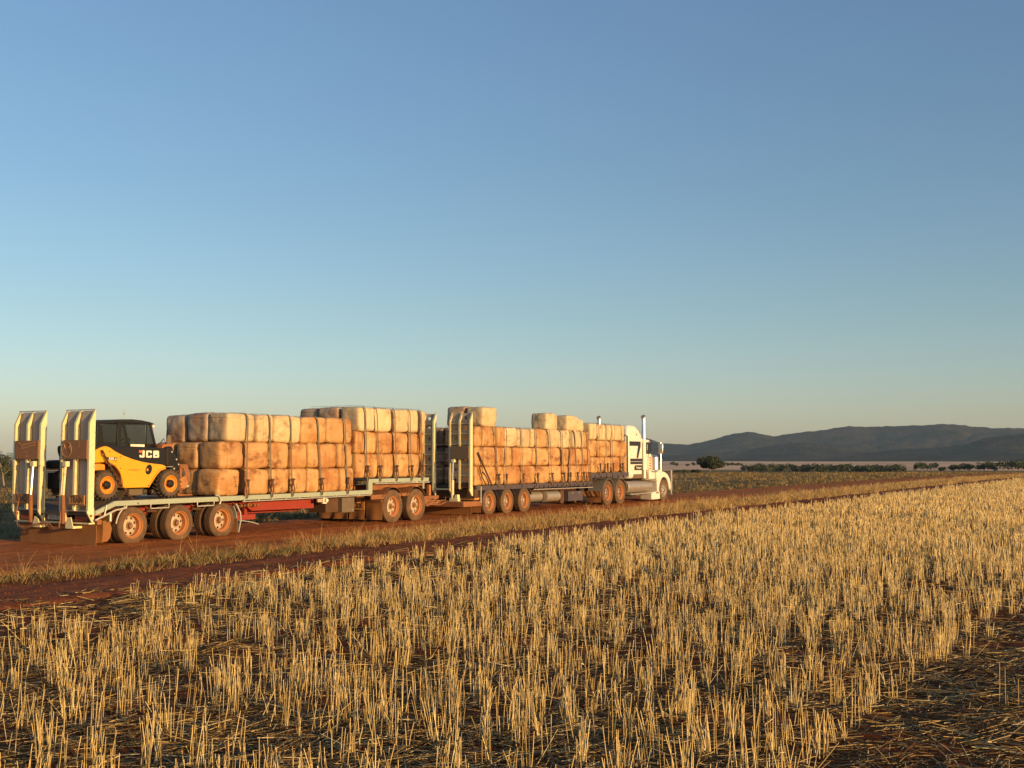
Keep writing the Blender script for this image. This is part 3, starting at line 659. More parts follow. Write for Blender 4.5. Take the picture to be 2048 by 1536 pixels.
    mats = dict(tele=('tyre2', 'orange', 'orange', 'black'), steer=('tyre', 'alloy', 'alloy', 'chrome'), drive=('tyre', 'rim', 'alloy', 'chrome'), lead=('tyre', 'rim', 'alloy', 'hub')).get(kind, ('tyre', 'rim', 'hub', 'hubdark'))
    res = [(nm, mb.mesh(nm, M[mt], smooth=35)) for nm, mb, mt in (('tyre', t, mats[0]), ('rim', r, mats[1]), ('disc', h, mats[2]), ('hub', c, mats[3]))]
    wheel_cache[kind] = (res, Rr, w); return wheel_cache[kind]
wcount = [0]
def wheel(kind, parent, x, y, z, far=False, inner=False, lab=None):
    res, Rr, w = wheel_meshes(kind); e = empty('wheel', (x, y, z), parent, label=lab)
    wcount[0] += 1; rot = (wcount[0] * 2.399) % 6.28
    for nm, me in res:
        if inner and nm in ('disc', 'hub'): continue
        o = link_mesh(nm, me, e); o.rotation_mode = 'ZYX'; o.rotation_euler = (0, rot, math.pi if far else 0)
    return e
def axle(kind, parent, x, R_, dual=True):
    wheel(kind, parent, x, Y0, R_); wheel(kind, parent, x, Y1, R_, far=True)
    if dual: wheel(kind, parent, x, Y0 + 0.33, R_, inner=True); wheel(kind, parent, x, Y1 - 0.33, R_, far=True, inner=True)
    MB().cyl((x, Y0 + 0.1, R_), (x, Y1 - 0.1, R_), 0.065, 12).build('axle', 'underbody', parent)
def flap(parent, y0, y1, x, z0, z1, name='mudflap', mat='flap', curve=0.03):
    mb = MB(); n = 6; vs = []; fs = []
    for i in range(n + 1):
        t = i / n; z = z1 + (z0 - z1) * t
        for j in range(9):
            s = j / 8; vs.append((x - curve * t * t - curve * 0.7 * math.sin(s * 6 + y0 * 3) * t, y0 + (y1 - y0) * s, z))
    for i in range(n):
        for j in range(8): a = i * 9 + j; fs.append((a, a + 1, a + 10, a + 9))
    m_ = len(vs); vs2 = [(p[0] + 0.012, p[1], p[2]) for p in vs]; fs2 = [tuple(q + m_ for q in f[::-1]) for f in fs]
    edge = []
    bd = [i for i in range(9)] + [k * 9 + 8 for k in range(1, n + 1)] + [n * 9 + k for k in range(7, -1, -1)] + [k * 9 for k in range(n - 1, 0, -1)]
    for i in range(len(bd)): a, b_ = bd[i], bd[(i + 1) % len(bd)]; edge.append((a, a + m_, b_ + m_, b_))
    mb.add(vs + vs2, fs + fs2 + edge); return mb.build(name, mat, parent)
def guard(parent, x, R_, y0, y1, a0, a1, mat, name='mudguard', zc=None, th=0.012):
    zc = R_ if zc is None else zc; mb = MB(); n = 20; vs = []
    for i in range(n + 1):
        a = R(a0 + (a1 - a0) * i / n)
        for rr in (R_ + 0.05, R_ + 0.05 + th):
            for y in (y0, y1): vs.append((x + rr * math.cos(a), y, zc + rr * math.sin(a)))
    fs = []
    for i in range(n):
        a = i * 4; b_ = a + 4; fs += [(a, a + 1, b_ + 1, b_), (a + 2, b_ + 2, b_ + 3, a + 3), (a, b_, b_ + 2, a + 2), (a + 1, a + 3, b_ + 3, b_ + 1)]
    fs += [(0, 2, 3, 1), (n * 4, n * 4 + 1, n * 4 + 3, n * 4 + 2)]
    return mb.add(vs, fs).build(name, mat, parent)
def loading_ramp(parent, x, ya, yb, z0, z1, d, style, sign=None):
    """upright folded ramp: side rails and a middle rail standing proud of a skin, top cut at a slant"""
    e = empty('loading_ramp', (x, ya, z0), parent)
    ch = 0.30; t = 0.022
    mid = (ya + yb) / 2
    for nm, y in (('side_rail', ya), ('middle_rail', mid), ('side_rail', yb - t)):
        pr = [(x, z0), (x + d, z0), (x + d, z1), (x + d - 0.02, z1), (x, z1 - ch)]
        MB().prism(pr, y, y + t).build(nm, 'cream', e, bev=0.003)
        MB().prism([(x - 0.012, z0 + 0.02), (x - 0.012, z1 - ch), (x + d - 0.03, z1 - 0.002), (x + d - 0.03, z1 + 0.016), (x - 0.026, z1 - ch + 0.01), (x - 0.026, z0 + 0.02)], y - 0.028, y + 0.03).build('rail_flange', 'cream' , e)
    if style == 'plain':
        sk = [(x + 0.05, z0 + 0.1), (x + d - 0.005, z0 + 0.1), (x + d - 0.005, z1 - 0.01), (x + d - 0.03, z1 - 0.01), (x + 0.09, z1 - ch), (x + 0.05, z1 - ch - 0.12)]
        for a, b_ in ((ya + t + 0.001, mid - 0.001), (mid + t + 0.001, yb - t - 0.001)):
            MB().prism([(x + 0.07, z0 + 0.1), (x + d - 0.005, z0 + 0.1), (x + d - 0.005, z1 - 0.01), (x + d - 0.03, z1 - 0.01), (x + 0.07, z1 - ch + 0.04)], a + 0.03, b_ - 0.08).build('skin_panel', 'ramp_skin', e, bev=0.006)
            MB().box(x + d - 0.03, x + d - 0.008, a, b_, z0 + 0.1, z1 - 0.03).build('back_sheet', 'ramp_skin', e)
        MB().box(x + d - 0.04, x + d, ya - 0.02, yb + 0.02, z1 + 0.004, z1 + 0.022).build('top_cap', 'ramp_skin', e)
    else:
        n = 7; zz = [z0 + 0.12 + (z1 - z0 - 0.15) * i / n for i in range(n + 1)]
        for a, b_ in ((ya + t + 0.001, mid - 0.001), (mid + t + 0.001, yb - t - 0.001)):
            for i in range(n):     # pierced sheets between cross ribs
                mb = MB(); cy_, cz_ = (a + b_) / 2 + 0.05, zz[i] + (zz[i + 1] - zz[i]) * 0.55; r = 0.062
                m_ = 6; o_ = [(a + (b_ - a) * k / m_, zz[i]) for k in range(m_)] + [(b_, zz[i] + (zz[i + 1] - zz[i]) * k / m_) for k in range(m_)] + \
                     [(b_ + (a - b_) * k / m_, zz[i + 1]) for k in range(m_)] + [(a, zz[i + 1] + (zz[i] - zz[i + 1]) * k / m_) for k in range(m_)]
                xs_ = x + d - 0.03; vo = [(xs_, p[0], p[1]) for p in o_]
                ang = [math.atan2(p[1] - cz_, p[0] - cy_) for p in o_]; vi = [(xs_, cy_ + r * math.cos(q), cz_ + r * math.sin(q)) for q in ang]
                vo2 = [(p[0] + 0.02, p[1], p[2]) for p in vo]; vi2 = [(p[0] + 0.02, p[1], p[2]) for p in vi]; k_ = len(vo)
                fs = []
                for q in range(k_):
                    w_ = (q + 1) % k_; fs += [(q, w_, w_ + k_, q + k_), (q + 2 * k_, q + 3 * k_, w_ + 3 * k_, w_ + 2 * k_), (q + k_, w_ + k_, w_ + 3 * k_, q + 3 * k_)]
                mb.add(vo + vi + vo2 + vi2, fs).build('pierced_panel', 'ramp_skin', e)
                if i: MB().box(x + 0.03, x + d - 0.031, a, b_, zz[i] - 0.012, zz[i] + 0.012).build('cross_rib', 'cream', e)
    return e

# ================================================================== rear drop-deck trailer
rt = empty('drop_deck_trailer', (22, 21.7, 0), label='rear drop deck trailer with pale green deck edge, red chassis and two plain cream ramps', cat='trailer')
for x in (18.3, 19.7, 21.1): axle('low', rt, x, 0.425)
# deck: green side beams with a sloping tail, and floor boards between
beam = [(17.24, 0.72), (17.24, 0.80), (17.76, 1.0), (27.06, 1.03), (27.06, 1.235), (27.18, 1.235), (27.18, 0.905), (20.3, 0.90), (17.76, 0.885)]
for y in (Y0, Y1 - 0.08):
    MB().prism([(17.24, 0.70), (17.24, 0.80), (17.76, 1.0), (26.99, 1.03), (26.99, 0.905), (17.78, 0.885)], y, y + 0.08).build('deck_beam', 'sage', rt, bev=0.008)
    MB().prism([(26.99, 0.905), (26.99, 1.35), (30.11, 1.35), (30.11, 1.23), (27.18, 1.235), (27.18, 0.905)], y - 0.002, y + 0.08).build('neck_beam', 'sage', rt, bev=0.008)
    MB().prism([(27.3, 1.0), (30.1, 1.1), (30.1, 1.2), (27.3, 1.2)], y + 0.25, y + 0.33).build('neck_web', 'rust', rt)
fx = 17.8
while fx < 26.9:
    MB().box(fx, fx + 0.225, Y0 + 0.085, Y1 - 0.085, 0.955, 0.995 + (fx - 17.8) * 0.0033).build('floor_board', 'greyplate', rt); fx += 0.235
MB().prism([(17.2, 0.70), (17.26, 0.765), (17.76, 0.965), (17.76, 0.93)], Y0 + 0.085, Y1 - 0.085).build('beaver_tail', 'greyplate', rt)
MB().box(27.0, 30.1, Y0 + 0.085, Y1 - 0.085, 1.28, 1.33).build('neck_floor', 'greyplate', rt)
for y in (21.2, 22.1):
    MB().prism([(17.6, 0.6), (21.6, 0.62), (22.4, 0.5), (24.8, 0.5), (25.8, 0.73), (27.2, 0.75), (27.2, 0.9), (17.6, 0.86)], y, y + 0.12).build('chassis_rail', 'red', rt)
    MB().prism([(27.2, 0.86), (30.0, 0.98), (30.0, 1.12), (27.2, 1.12)], y, y + 0.12).build('neck_rail', 'rust', rt)
# rope rail with its posts
for y in (Y0 - 0.035,):
    MB().tube([(21.75, y, 0.862), (27.05, y, 0.885)], 0.014, 6).build('rope_rail', 'steel', rt)
    for i in range(11): x = 21.8 + i * 0.522; MB().box(x - 0.014, x + 0.014, y - 0.012, y + 0.02, 0.875, 0.915).build('rope_post', 'steel', rt)
    MB().tube([(27.25, y, 1.205), (30.08, y, 1.205)], 0.014, 6).build('rope_rail', 'steel', rt)
    for i in range(7): x = 27.35 + i * 0.45; MB().box(x - 0.014, x + 0.014, y - 0.012, y + 0.02, 1.195, 1.24).build('rope_post', 'steel', rt)
    for a, b_, zt in ((18.75, 19.3, 0.90), (20.2, 20.75, 0.90)):
        MB().tube([(a, y, zt), (a, y, 0.80), (b_, y, 0.805), (b_, y, zt)], 0.016, 6).build('tie_rail', 'steel', rt)
MB().tube([(17.2, Y0 - 0.03, 0.60), (17.75, Y0 - 0.03, 0.80), (18.05, Y0 - 0.03, 0.84), (18.05, Y0 - 0.03, 0.9)], 0.022, 8).build('tie_rail', 'steel', rt)
MB().tube([(17.45, Y0 - 0.03, 0.70), (17.5, Y0 - 0.03, 0.92)], 0.016, 6).tube([(17.62, Y0 - 0.02, 0.56), (17.62, Y0 - 0.02, 0.76)], 0.03, 6).build('tail_brace', 'steel', rt)
for x in (17.75,):
    guard(rt, 18.3, 0.43, Y0 + 0.0, Y0 + 0.62, 118, 172, 'flap'); guard(rt, 18.3, 0.445, Y0 - 0.012, Y0 + 0.01, 118, 172, 'steel', 'guard_edge', 0.43, 0.03)
guard(rt, 21.1, 0.43, Y0, Y0 + 0.62, 2, 42, 'steel')
flap(rt, Y0 + 0.02, Y0 + 0.62, 21.62, 0.10, 0.62)
MB().prism([(21.56, 0.82), (21.72, 0.60), (21.74, 0.40), (21.66, 0.10), (21.64, 0.10), (21.71, 0.40), (21.69, 0.58), (21.54, 0.80)], Y0 - 0.01, Y0 + 0.03).build('flap_stay', 'steel', rt)
# tail: wide mudflap board, curved flap, crossbars, lamps, plate
flap(rt, Y0 - 0.05, 22.86, 17.22, 0.05, 0.50, curve=0.015)
mb = MB(); vs = []; 
flap(rt, Y0 + 0.02, Y0 + 0.5, 17.45, 0.10, 0.56, curve=0.06)
MB().prism([(17.47, 0.10), (17.66, 0.11), (17.74, 0.20), (17.78, 0.40), (17.72, 0.54), (17.60, 0.58), (17.47, 0.56)], Y0 + 0.10, Y0 + 0.12).build('side_flap', 'flap', rt, bev=0.02)
MB().box(17.30, 17.42, Y0 + 0.02, Y1 - 0.02, 0.50, 0.60).box(17.28, 17.40, Y0 + 0.02, Y1 - 0.02, 0.70, 0.75).build('tail_crossbar', 'rust', rt)
MB().box(17.10, 17.26, Y0 + 0.05, Y1 - 0.1, 0.515, 0.545).build('bumper_lip', 'cream', rt)
MB().box(17.26, 17.29, 21.5, 22.05, 0.57, 0.71).build('number_plate_holder', 'greyplate', rt)
pl = MB().box(17.245, 17.258, 21.55, 21.98, 0.585, 0.695).build('number_plate', 'steel', rt)
text('plate_characters', 'Q U 77', 0.10, (17.243, 21.76, 0.64), rt, 'ink', '-x', 0.001)
for y in (20.62, 22.45):
    MB().box(17.2, 17.27, y, y + 0.40, 0.57, 0.68).build('tail_lamp', 'lens', rt, bev=0.01)
    MB().box(17.22, 17.29, y - 0.03, y + 0.43, 0.55, 0.70).build('lamp_housing', 'underbody', rt)
for ya, yb, k in ((20.46, 21.36, 0), (22.06, 22.96, 1)):
    e = loading_ramp(rt, 17.08, ya, yb, 0.80, 3.0, 0.15, 'plain')
    # hinge cheeks
    for y in (ya, yb - 0.03):
        MB().prism([(17.06, 0.86), (17.24, 0.86), (17.24, 0.55), (17.19, 0.55), (17.06, 0.76)], y - 0.006, y + 0.035).build('hinge_cheek', 'cream', e, bev=0.004)
        MB().cyl((17.15, y - 0.02, 0.70), (17.15, y + 0.05, 0.70), 0.03, 12).build('hinge_pin', 'rust', e)
    MB().box(17.03, 17.05, ya + 0.03, yb - 0.10 , 1.93, 2.345).build('sign_board', 'signb', e, bev=0.004)
    MB().cyl((17.14, ya + 0.05, 0.80), (17.14, yb - 0.05, 0.80), 0.018, 8).build('hinge_rod', 'steel', e)
    # road train board at the ramp foot
    s0 = ya + 0.05 if k == 0 else ya + 0.29
    MB().box(17.02, 17.035, s0, s0 + 0.50, 0.93, 1.15).build('word_board', 'signy', e, bev=0.003)
    MB().box(17.014, 17.018, s0 + 0.01, s0 + 0.49, 0.94, 0.95).box(17.014, 17.018, s0 + 0.01, s0 + 0.49, 1.13, 1.14).build('board_border', 'ink', e)
    text('lettering', 'TRAIN' if k == 0 else 'ROAD', 0.205, (17.018, s0 + 0.25, 1.04), e, 'ink', '-x', 0.002, 0.68, 0.004)
    # lifting ram
    yc = ya + 0.69 if k == 0 else ya + 0.17
    MB().cyl((17.0, yc, 0.52), (16.98, yc, 1.14), 0.045, 14).build('ram_barrel', 'rust', rt)
    MB().cyl((16.98, yc, 1.14), (17.02, yc, 1.78), 0.03, 12).build('ram_rod', 'cream' if k == 0 else 'chrome', rt)
    MB().box(16.98, 17.1, yc - 0.06, yc + 0.06, 1.76, 1.88).build('ram_bracket', 'cream', e, bev=0.01)
    MB().prism([(yc - 0.10, 0.42), (yc - 0.10, 0.47), (yc - 0.34, 0.47), (yc - 0.34, 0.42)], 16.98, 17.22, 'x').prism([(yc - 0.06, 0.47), (yc - 0.12, 0.66), (yc - 0.24, 0.66 if k == 0 else 0.60), (yc - 0.30, 0.47)], 17.0, 17.02, 'x').build('ram_foot', 'cream', rt)
    MB().box(17.23, 17.262, ya + 0.08, ya + 0.40, 1.0, 1.72).build('ramp_stop', 'red', e)
# faded artwork on the boards: ring and strokes on one, slanted bands on the other
sg = MB(); pts = []
ring = [(17.026, 21.13 + 0.155 * math.cos(a), 2.14 + 0.165 * math.sin(a)) for a in np.linspace(0, 2 * math.pi, 26)]
MB().tube(ring, 0.008, 4).tube([(17.026, 21.23, 2.16), (17.026, 21.21, 2.24), (17.026, 21.17, 2.16)], 0.012, 4).tube([(17.026, 21.07, 2.18), (17.026, 21.03, 2.23), (17.026, 21.02, 2.10)], 0.012, 4).build('faded_ring_mark', 'paleink', rt)
text('faded_text', 'II\nII', 0.09, (17.027, 20.74, 2.25), rt, 'paleink', '-x', 0.001, 1.4)
text('faded_text', 'IIIII', 0.04, (17.027, 20.74, 1.98), rt, 'paleink', '-x', 0.001, 1.2)
MB().prism([(22.80, 2.30), (22.74, 2.30), (22.60, 2.20), (22.66, 2.20)], 17.022, 17.028, 'x').prism([(22.68, 2.26), (22.20, 2.32), (22.20, 2.29), (22.68, 2.22)], 17.022, 17.028, 'x').prism([(22.68, 2.18), (22.20, 2.26), (22.20, 2.23), (22.68, 2.15)], 17.022, 17.028, 'x').build('faded_band_mark', 'paleink', rt)
text('faded_text', 'IIIIIIIIIIIII', 0.035, (17.027, 22.5, 2.08), rt, 'paleink', '-x', 0.001, 1.5)
text('faded_text', 'o  IIIIIIII', 0.055, (17.027, 22.5, 1.99), rt, 'paleink', '-x', 0.001, 1.1)
# hoses looping between the rams
for s in (0, 0.03):
    MB().tube([(16.97, 22.62, 1.0), (16.95, 22.66, 0.75), (16.93, 22.60, 0.47 - s), (16.93, 22.35, 0.41 - s), (16.94, 22.1, 0.47 - s), (16.95, 21.8, 0.53 - s), (17.0, 21.6, 0.52 - s)], 0.011, 6).build('hose', 'hose', rt)
    MB().tube([(16.98, 21.55, 0.50), (16.94, 21.4, 0.42 - s), (16.94, 21.24 - s, 0.42), (16.94, 21.17, 0.6 - s), (16.97, 21.19, 0.95)], 0.011, 6).build('hose', 'hose', rt)
# red under-frame, stand leg, suspension clutter
MB().prism([(22.45, 0.60), (24.9, 0.58), (24.9, 0.845), (22.3, 0.82), (22.3, 0.68)], Y0 + 0.30, Y0 + 0.38).build('side_beam', 'red', rt)
MB().box(21.75, 22.75, Y0 + 0.45, Y0 + 0.55, 0.37, 0.50).box(21.9, 23.0, Y0 + 1.3, Y0 + 1.4, 0.40, 0.53).box(22.3, 22.4, Y0 + 0.42, Y0 + 0.52, 0.50, 0.7).build('stand_leg', 'red', rt)
MB().tube([(22.15, Y0 + 0.5, 0.37), (22.5, Y0 + 0.3, 0.30), (22.7, Y0 + 0.3, 0.24)], 0.012, 6).build('stand_handle', 'steel', rt)
for k in range(7): MB().cyl((21.78 + k * 0.12, Y0 + 0.2, 0.74), (21.84 + k * 0.12, Y0 + 0.2, 0.75), 0.045 if k % 2 else 0.03, 8).build('winch_drum', 'rust', rt)
for x in (18.3, 19.7, 21.1):
    MB().box(x - 0.05, x + 0.45, Y0 + 0.72, Y0 + 0.80, 0.44, 0.60).cyl((x + 0.25, Y0 + 0.76, 0.55), (x + 0.25, Y0 + 0.76, 0.82), 0.08, 12).build('suspension_arm', 'rust', rt)
    MB().tube([(x + 0.4, Y0 + 0.05, 0.84), (x + 0.52, Y0 + 0.2, 0.74), (x + 0.66, Y0 + 0.25, 0.78), (x + 0.72, Y0 + 0.4, 0.62)], 0.02, 6).tube([(x + 0.45, Y0 + 0.1, 0.74), (x + 0.75, Y0 + 0.12, 0.73)], 0.03, 6).build('air_line', 'underbody', rt)
# boxes on the side ahead of the beam
MB().box(25.22, 25.78, Y0 + 0.14, Y0 + 0.75, 0.44, 0.83).build('dark_locker', 'underbody', rt, bev=0.01)
tb = MB().box(25.80, 26.36, Y0 + 0.02, Y0 + 0.62, 0.42, 0.84).build('tool_locker', 'greyplate', rt, bev=0.012)
MB().cyl((26.03, Y0 + 0.022, 0.76), (26.03, Y0 - 0.02, 0.76), 0.03, 12).build('locker_latch', 'chrome', rt)
MB().cyl((26.22, Y0 + 0.022, 0.49), (26.22, Y0 - 0.01, 0.49), 0.018, 10).build('locker_latch', 'steel', rt)
MB().box(24.72, 24.92, Y0 - 0.0, Y0 + 0.06, 0.745, 0.84).build('junction_box', 'hub', rt, bev=0.01)
MB().cyl((25.08, Y0 + 0.05, 0.79), (25.08, Y0 - 0.03, 0.79), 0.05, 14).box(25.0, 25.16, Y0 + 0.05, Y0 + 0.1, 0.70, 0.85).build('side_lamp', 'lamp', rt)
MB().box(26.45, 26.7, Y0 + 1.25, Y0 + 2.2, 0.55, 0.85).build('neck_crossmember', 'rust', rt)

# ================================================================== dolly
dl = empty('dolly', (28.8, 21.7, 0), label='rust red two axle dolly with four mudflaps under the rear raised neck', cat='dolly')
for x in (28.23, 29.45): axle('dolly', dl, x, 0.51)
for a, b_ in ((20.42, 21.0), (21.06, 21.62), (21.68, 22.17), (22.23, 22.8)): flap(dl, a, b_, 27.68, 0.13, 0.48 if a > 20.5 else 0.70, curve=0.04)
MB().box(27.64, 27.70, 20.42, 22.85, 0.66, 0.72).build('flap_bar', 'rust', dl)
vb = MB().box(27.62, 27.635, 21.02, 22.2, 0.42, 0.66).build('long_vehicle_board', 'signy', dl)
text('lettering', 'VEHICLE', 0.235, (27.612, 21.50, 0.545), dl, 'ink', '-x', 0.002, 0.95, 0.004)
for y in (21.15, 22.15): MB().prism([(27.4, 0.62), (30.0, 0.62), (30.0, 0.80), (27.4, 0.82)], y, y + 0.10).build('frame_rail', 'rust', dl)
MB().box(27.9, 29.7, Y0 + 0.05, Y0 + 0.12, 0.80, 0.90).box(27.2, 27.9, Y0 + 0.05, Y0 + 0.12, 0.74, 0.88).build('side_step_beam', 'rust', dl, bev=0.01)
MB().cyl((28.9, 21.7, 0.82), (28.9, 21.7, 0.98), 0.5, 28).build('turntable', 'rust', dl)
for x in (28.23, 29.45): guard(dl, x, 0.515, Y0 + 0.02, Y0 + 0.62, 30, 150, 'rust')
MB().box(28.0, 29.7, 21.0, 22.4, 0.55, 0.62).build('cross_plate', 'underbody', dl)
for y in (21.45, 21.95): MB().prism([(29.9, 0.52), (32.9, 0.40), (32.9, 0.52), (29.9, 0.72)], y, y + 0.12).build('drawbar', 'rust', dl)
MB().box(29.95, 31.05, Y0 + 0.25, Y0 + 0.35, 0.66, 0.76).build('side_arm', 'rust', dl)
MB().box(30.12, 30.22, Y0 - 0.01, Y0 + 0.10, 0.78, 1.12).build('corner_post', 'rim', dl, bev=0.01)
rr_ = random.Random(4)
for k in range(7):
    p = []; y = 21.0 + rr_.uniform(-0.2, 0.5); 
    for i in range(8): p.append((30.1 + i * 0.28, y + rr_.uniform(-0.1, 0.1), 0.62 - 0.18 * math.sin(math.pi * i / 7) + rr_.uniform(-0.07, 0.07)))
    MB().tube(p, 0.012, 5).build('air_hose', 'hose', dl)

# ================================================================== lead drop-deck trailer
lt_ = empty('drop_deck_trailer', (37, 21.7, 0), label='lead drop deck trailer with dark deck edge and two pierced pale ramps', cat='trailer')
for x in (33.83, 35.05, 36.28):
    axle('lead', lt_, x, 0.45); guard(lt_, x, 0.45, Y0 - 0.01, Y0 + 0.62, 22, 158, 'navy')
for y in (Y0, Y1 - 0.08):
    MB().box(32.95, 41.8, y, y + 0.08, 0.87, 1.03).build('deck_beam', 'navy', lt_, bev=0.006)
    MB().box(41.7, 41.8, y - 0.002, y + 0.08, 1.031, 1.36).box(41.8, 45.36, y - 0.002, y + 0.08, 1.17, 1.36).build('neck_beam', 'navy', lt_, bev=0.006)
MB().box(32.95, 41.7, Y0 + 0.085, Y1 - 0.085, 0.96, 1.01).box(41.8, 45.3, Y0 + 0.085, Y1 - 0.085, 1.29, 1.34).build('deck_floor', 'greyplate', lt_)
for y in (21.2, 22.1):
    MB().box(32.9, 41.9, y, y + 0.12, 0.60, 0.94).box(41.9, 45.0, y, y + 0.12, 1.0, 1.28).build('chassis_rail', 'underbody', lt_)
for x in np.arange(36.95, 41.7, 0.36): MB().box(x, x + 0.03, Y0 - 0.05, Y0 - 0.005, 0.80, 0.95).build('rope_post', 'navy', lt_)
MB().tube([(36.85, Y0 - 0.04, 0.82), (41.75, Y0 - 0.04, 0.80)], 0.015, 6).build('rope_rail', 'steel', lt_)
MB().tube([(41.85, Y0 - 0.04, 1.13), (45.3, Y0 - 0.04, 1.13)], 0.015, 6).build('rope_rail', 'navy', lt_)
for x in np.arange(42.0, 45.3, 0.55): MB().box(x, x + 0.03, Y0 - 0.05, Y0 - 0.005, 1.12, 1.25).build('rope_post', 'navy', lt_)
for ya, yb, k in ((20.45, 21.27, 0), (21.92, 22.74, 1)):
    e = loading_ramp(lt_, 32.62, ya, yb, 0.92, 3.5, 0.17, 'pierced')
    for y in (ya, yb - 0.03): MB().prism([(32.6, 0.98), (32.8, 0.98), (32.8, 0.70), (32.74, 0.70), (32.6, 0.88)], y - 0.006, y + 0.035).build('hinge_cheek', 'cream', e)
    MB().box(32.7, 32.79, ya + 0.04, yb - 0.04, 0.98, 1.14).build('foot_plate', 'underbody', e)
    if k == 0: MB().box(32.56, 32.60, ya + 0.02, yb - 0.06, 1.92, 2.36).build('sign_board', 'greyplate', e, bev=0.01)
    yc = ya + 0.62
    MB().cyl((32.5, yc, 0.55), (32.5, yc, 1.22), 0.055, 14).build('ram_barrel', 'cream', lt_)
    MB().cyl((32.5, yc, 1.22), (32.54, yc, 1.86), 0.028, 10).build('ram_rod', 'chrome', lt_)
    MB().box(32.5, 32.66, yc - 0.05, yc + 0.05, 1.82, 1.92).build('ram_bracket', 'cream', e)
    MB().prism([(yc - 0.25, 0.52), (yc + 0.08, 0.52), (yc + 0.08, 0.62), (yc - 0.1, 0.62), (yc - 0.14, 0.74), (yc - 0.22, 0.74)], 32.45, 32.6, 'x').build('ram_foot', 'cream', lt_)
MB().box(32.85, 33.1, Y0 + 0.02, Y1 - 0.1, 0.62, 0.92).build('tail_crossmember', 'underbody', lt_)
MB().box(32.7, 32.82, 21.3, 21.9, 0.88, 0.94).build('tail_step', 'cream', lt_)
MB().box(32.2, 33.35, Y0 + 0.03, Y1 - 0.1, 0.34, 0.52).build('tail_bumper', 'rust', lt_, bev=0.02)
MB().box(32.9, 33.2, Y0 + 0.05, 21.3, 0.56, 0.64).build('lamp_bar', 'signy', lt_)
flap(lt_, Y0 + 0.02, Y0 + 0.7, 33.25, 0.12, 0.66)
flap(lt_, Y0 + 0.05, 22.9, 32.72, 0.08, 0.36)
MB().box(33.22, 33.26, Y0 - 0.01, Y0 + 0.03, 0.45, 1.0).build('flap_stay', 'steel', lt_)
# gate of rungs between the ramps
gt = MB()
gate = empty('tail_gate', (33.1, 21.3, 0.95), lt_)
for y in (21.32, 21.62, 22.2): MB().tube([(33.15, y, 0.96), (33.15, y, 2.42)], 0.014, 6).build('gate_upright', 'steel', gate)
for z in (0.98, 1.28, 1.58, 1.88, 2.16, 2.42): MB().tube([(33.15, 21.3, z), (33.15, 22.35, z)], 0.012, 6).build('gate_rung', 'steel', gate)
# tank, lockers and flaps under the deck
tk = empty('air_tank', (38.2, Y0 + 0.3, 0.5), lt_)
MB().cyl((36.95, Y0 + 0.45, 0.53), (38.1, Y0 + 0.45, 0.53), 0.19, 24).build('tank_body', 'alloy', tk)
MB().cyl((38.15, Y0 + 0.28, 0.52), (39.2, Y0 + 0.28, 0.52), 0.20, 24).build('tank_body', 'alloy', tk)
MB().cyl((39.2, Y0 + 0.28, 0.52), (39.24, Y0 + 0.28, 0.52), 0.205, 24, 0.16).build('tank_cap', 'hub', tk)
MB().box(39.75, 41.0, Y0 + 0.03, Y0 + 0.6, 0.30, 0.68).build('tool_locker', 'navy', lt_, bev=0.01)
for x in (40.05, 40.65): MB().cyl((x, Y0 + 0.03, 0.62), (x, Y0 + 0.0, 0.62), 0.025, 10).build('locker_latch', 'steel', lt_)
MB().box(39.4, 39.7, Y0 + 0.2, Y0 + 0.7, 0.25, 0.72).build('dark_locker', 'underbody', lt_)
for x in (39.0, 39.6, 40.3, 41.2): MB().tube([(x, Y0 + 0.9, 0.75), (x + 0.15, Y0 + 0.9, 0.25)], 0.03, 6).build('stand_leg', 'underbody', lt_)
MB().tube([(45.32, Y0 + 0.05, 1.36), (45.32, Y0 + 0.05, 2.92), (45.32, Y0 + 0.25, 2.96), (45.32, Y1 - 0.2, 2.96), (45.32, Y1 - 0.05, 2.9), (45.32, Y1 - 0.05, 1.36)], 0.035, 8).build('head_frame', 'black', lt_)
for y in np.arange(20.9, 22.8, 0.45): MB().tube([(45.32, y, 1.36), (45.32, y, 2.94)], 0.02, 6).build('head_frame_bar', 'black', lt_)

# ================================================================== prime mover
pm = empty('prime_mover', (47, 21.7, 0), label='white long nosed prime mover with tall sleeper, chrome stacks and dark blue decals', cat='truck')
for x in (43.30, 44.53):
    axle('drive', pm, x, 0.525); guard(pm, x, 0.525, Y0 - 0.03, Y0 + 0.66, 12, 172, 'alloy')
    guard(pm, x, 0.525, Y1 - 0.66, Y1 + 0.03, 12, 172, 'alloy')
wheel('steer', pm, 49.25, Y0, 0.505); wheel('steer', pm, 49.25, Y1, 0.505, far=True)
MB().cyl((49.25, Y0 + 0.1, 0.5), (49.25, Y1 - 0.1, 0.5), 0.06, 10).build('axle', 'underbody', pm)
for y in (21.25, 22.1): MB().box(42.4, 50.0, y, y + 0.08, 0.62, 0.92).build('chassis_rail', 'matteblack', pm)
MB().cyl((43.9, 21.7, 0.92), (43.9, 21.7, 1.0), 0.5, 24).build('turntable', 'matteblack', pm)
for y in (Y0 + 0.02, Y1 - 0.64): flap(pm, y, y + 0.62, 42.62, 0.16, 0.42, curve=0.02)
MB().box(42.55, 42.6, Y0, Y1, 0.40, 0.62).build('rear_bar', 'rust', pm)
for k in range(4):
    y = Y0 + 0.05 + k * 0.20
    MB().prism([(y, 0.41), (y + 0.10, 0.41), (y + 0.22, 0.61), (y + 0.12, 0.61)], 42.535, 42.545, 'x').build('hazard_stripe', 'signy' if k % 2 else 'flap', pm)
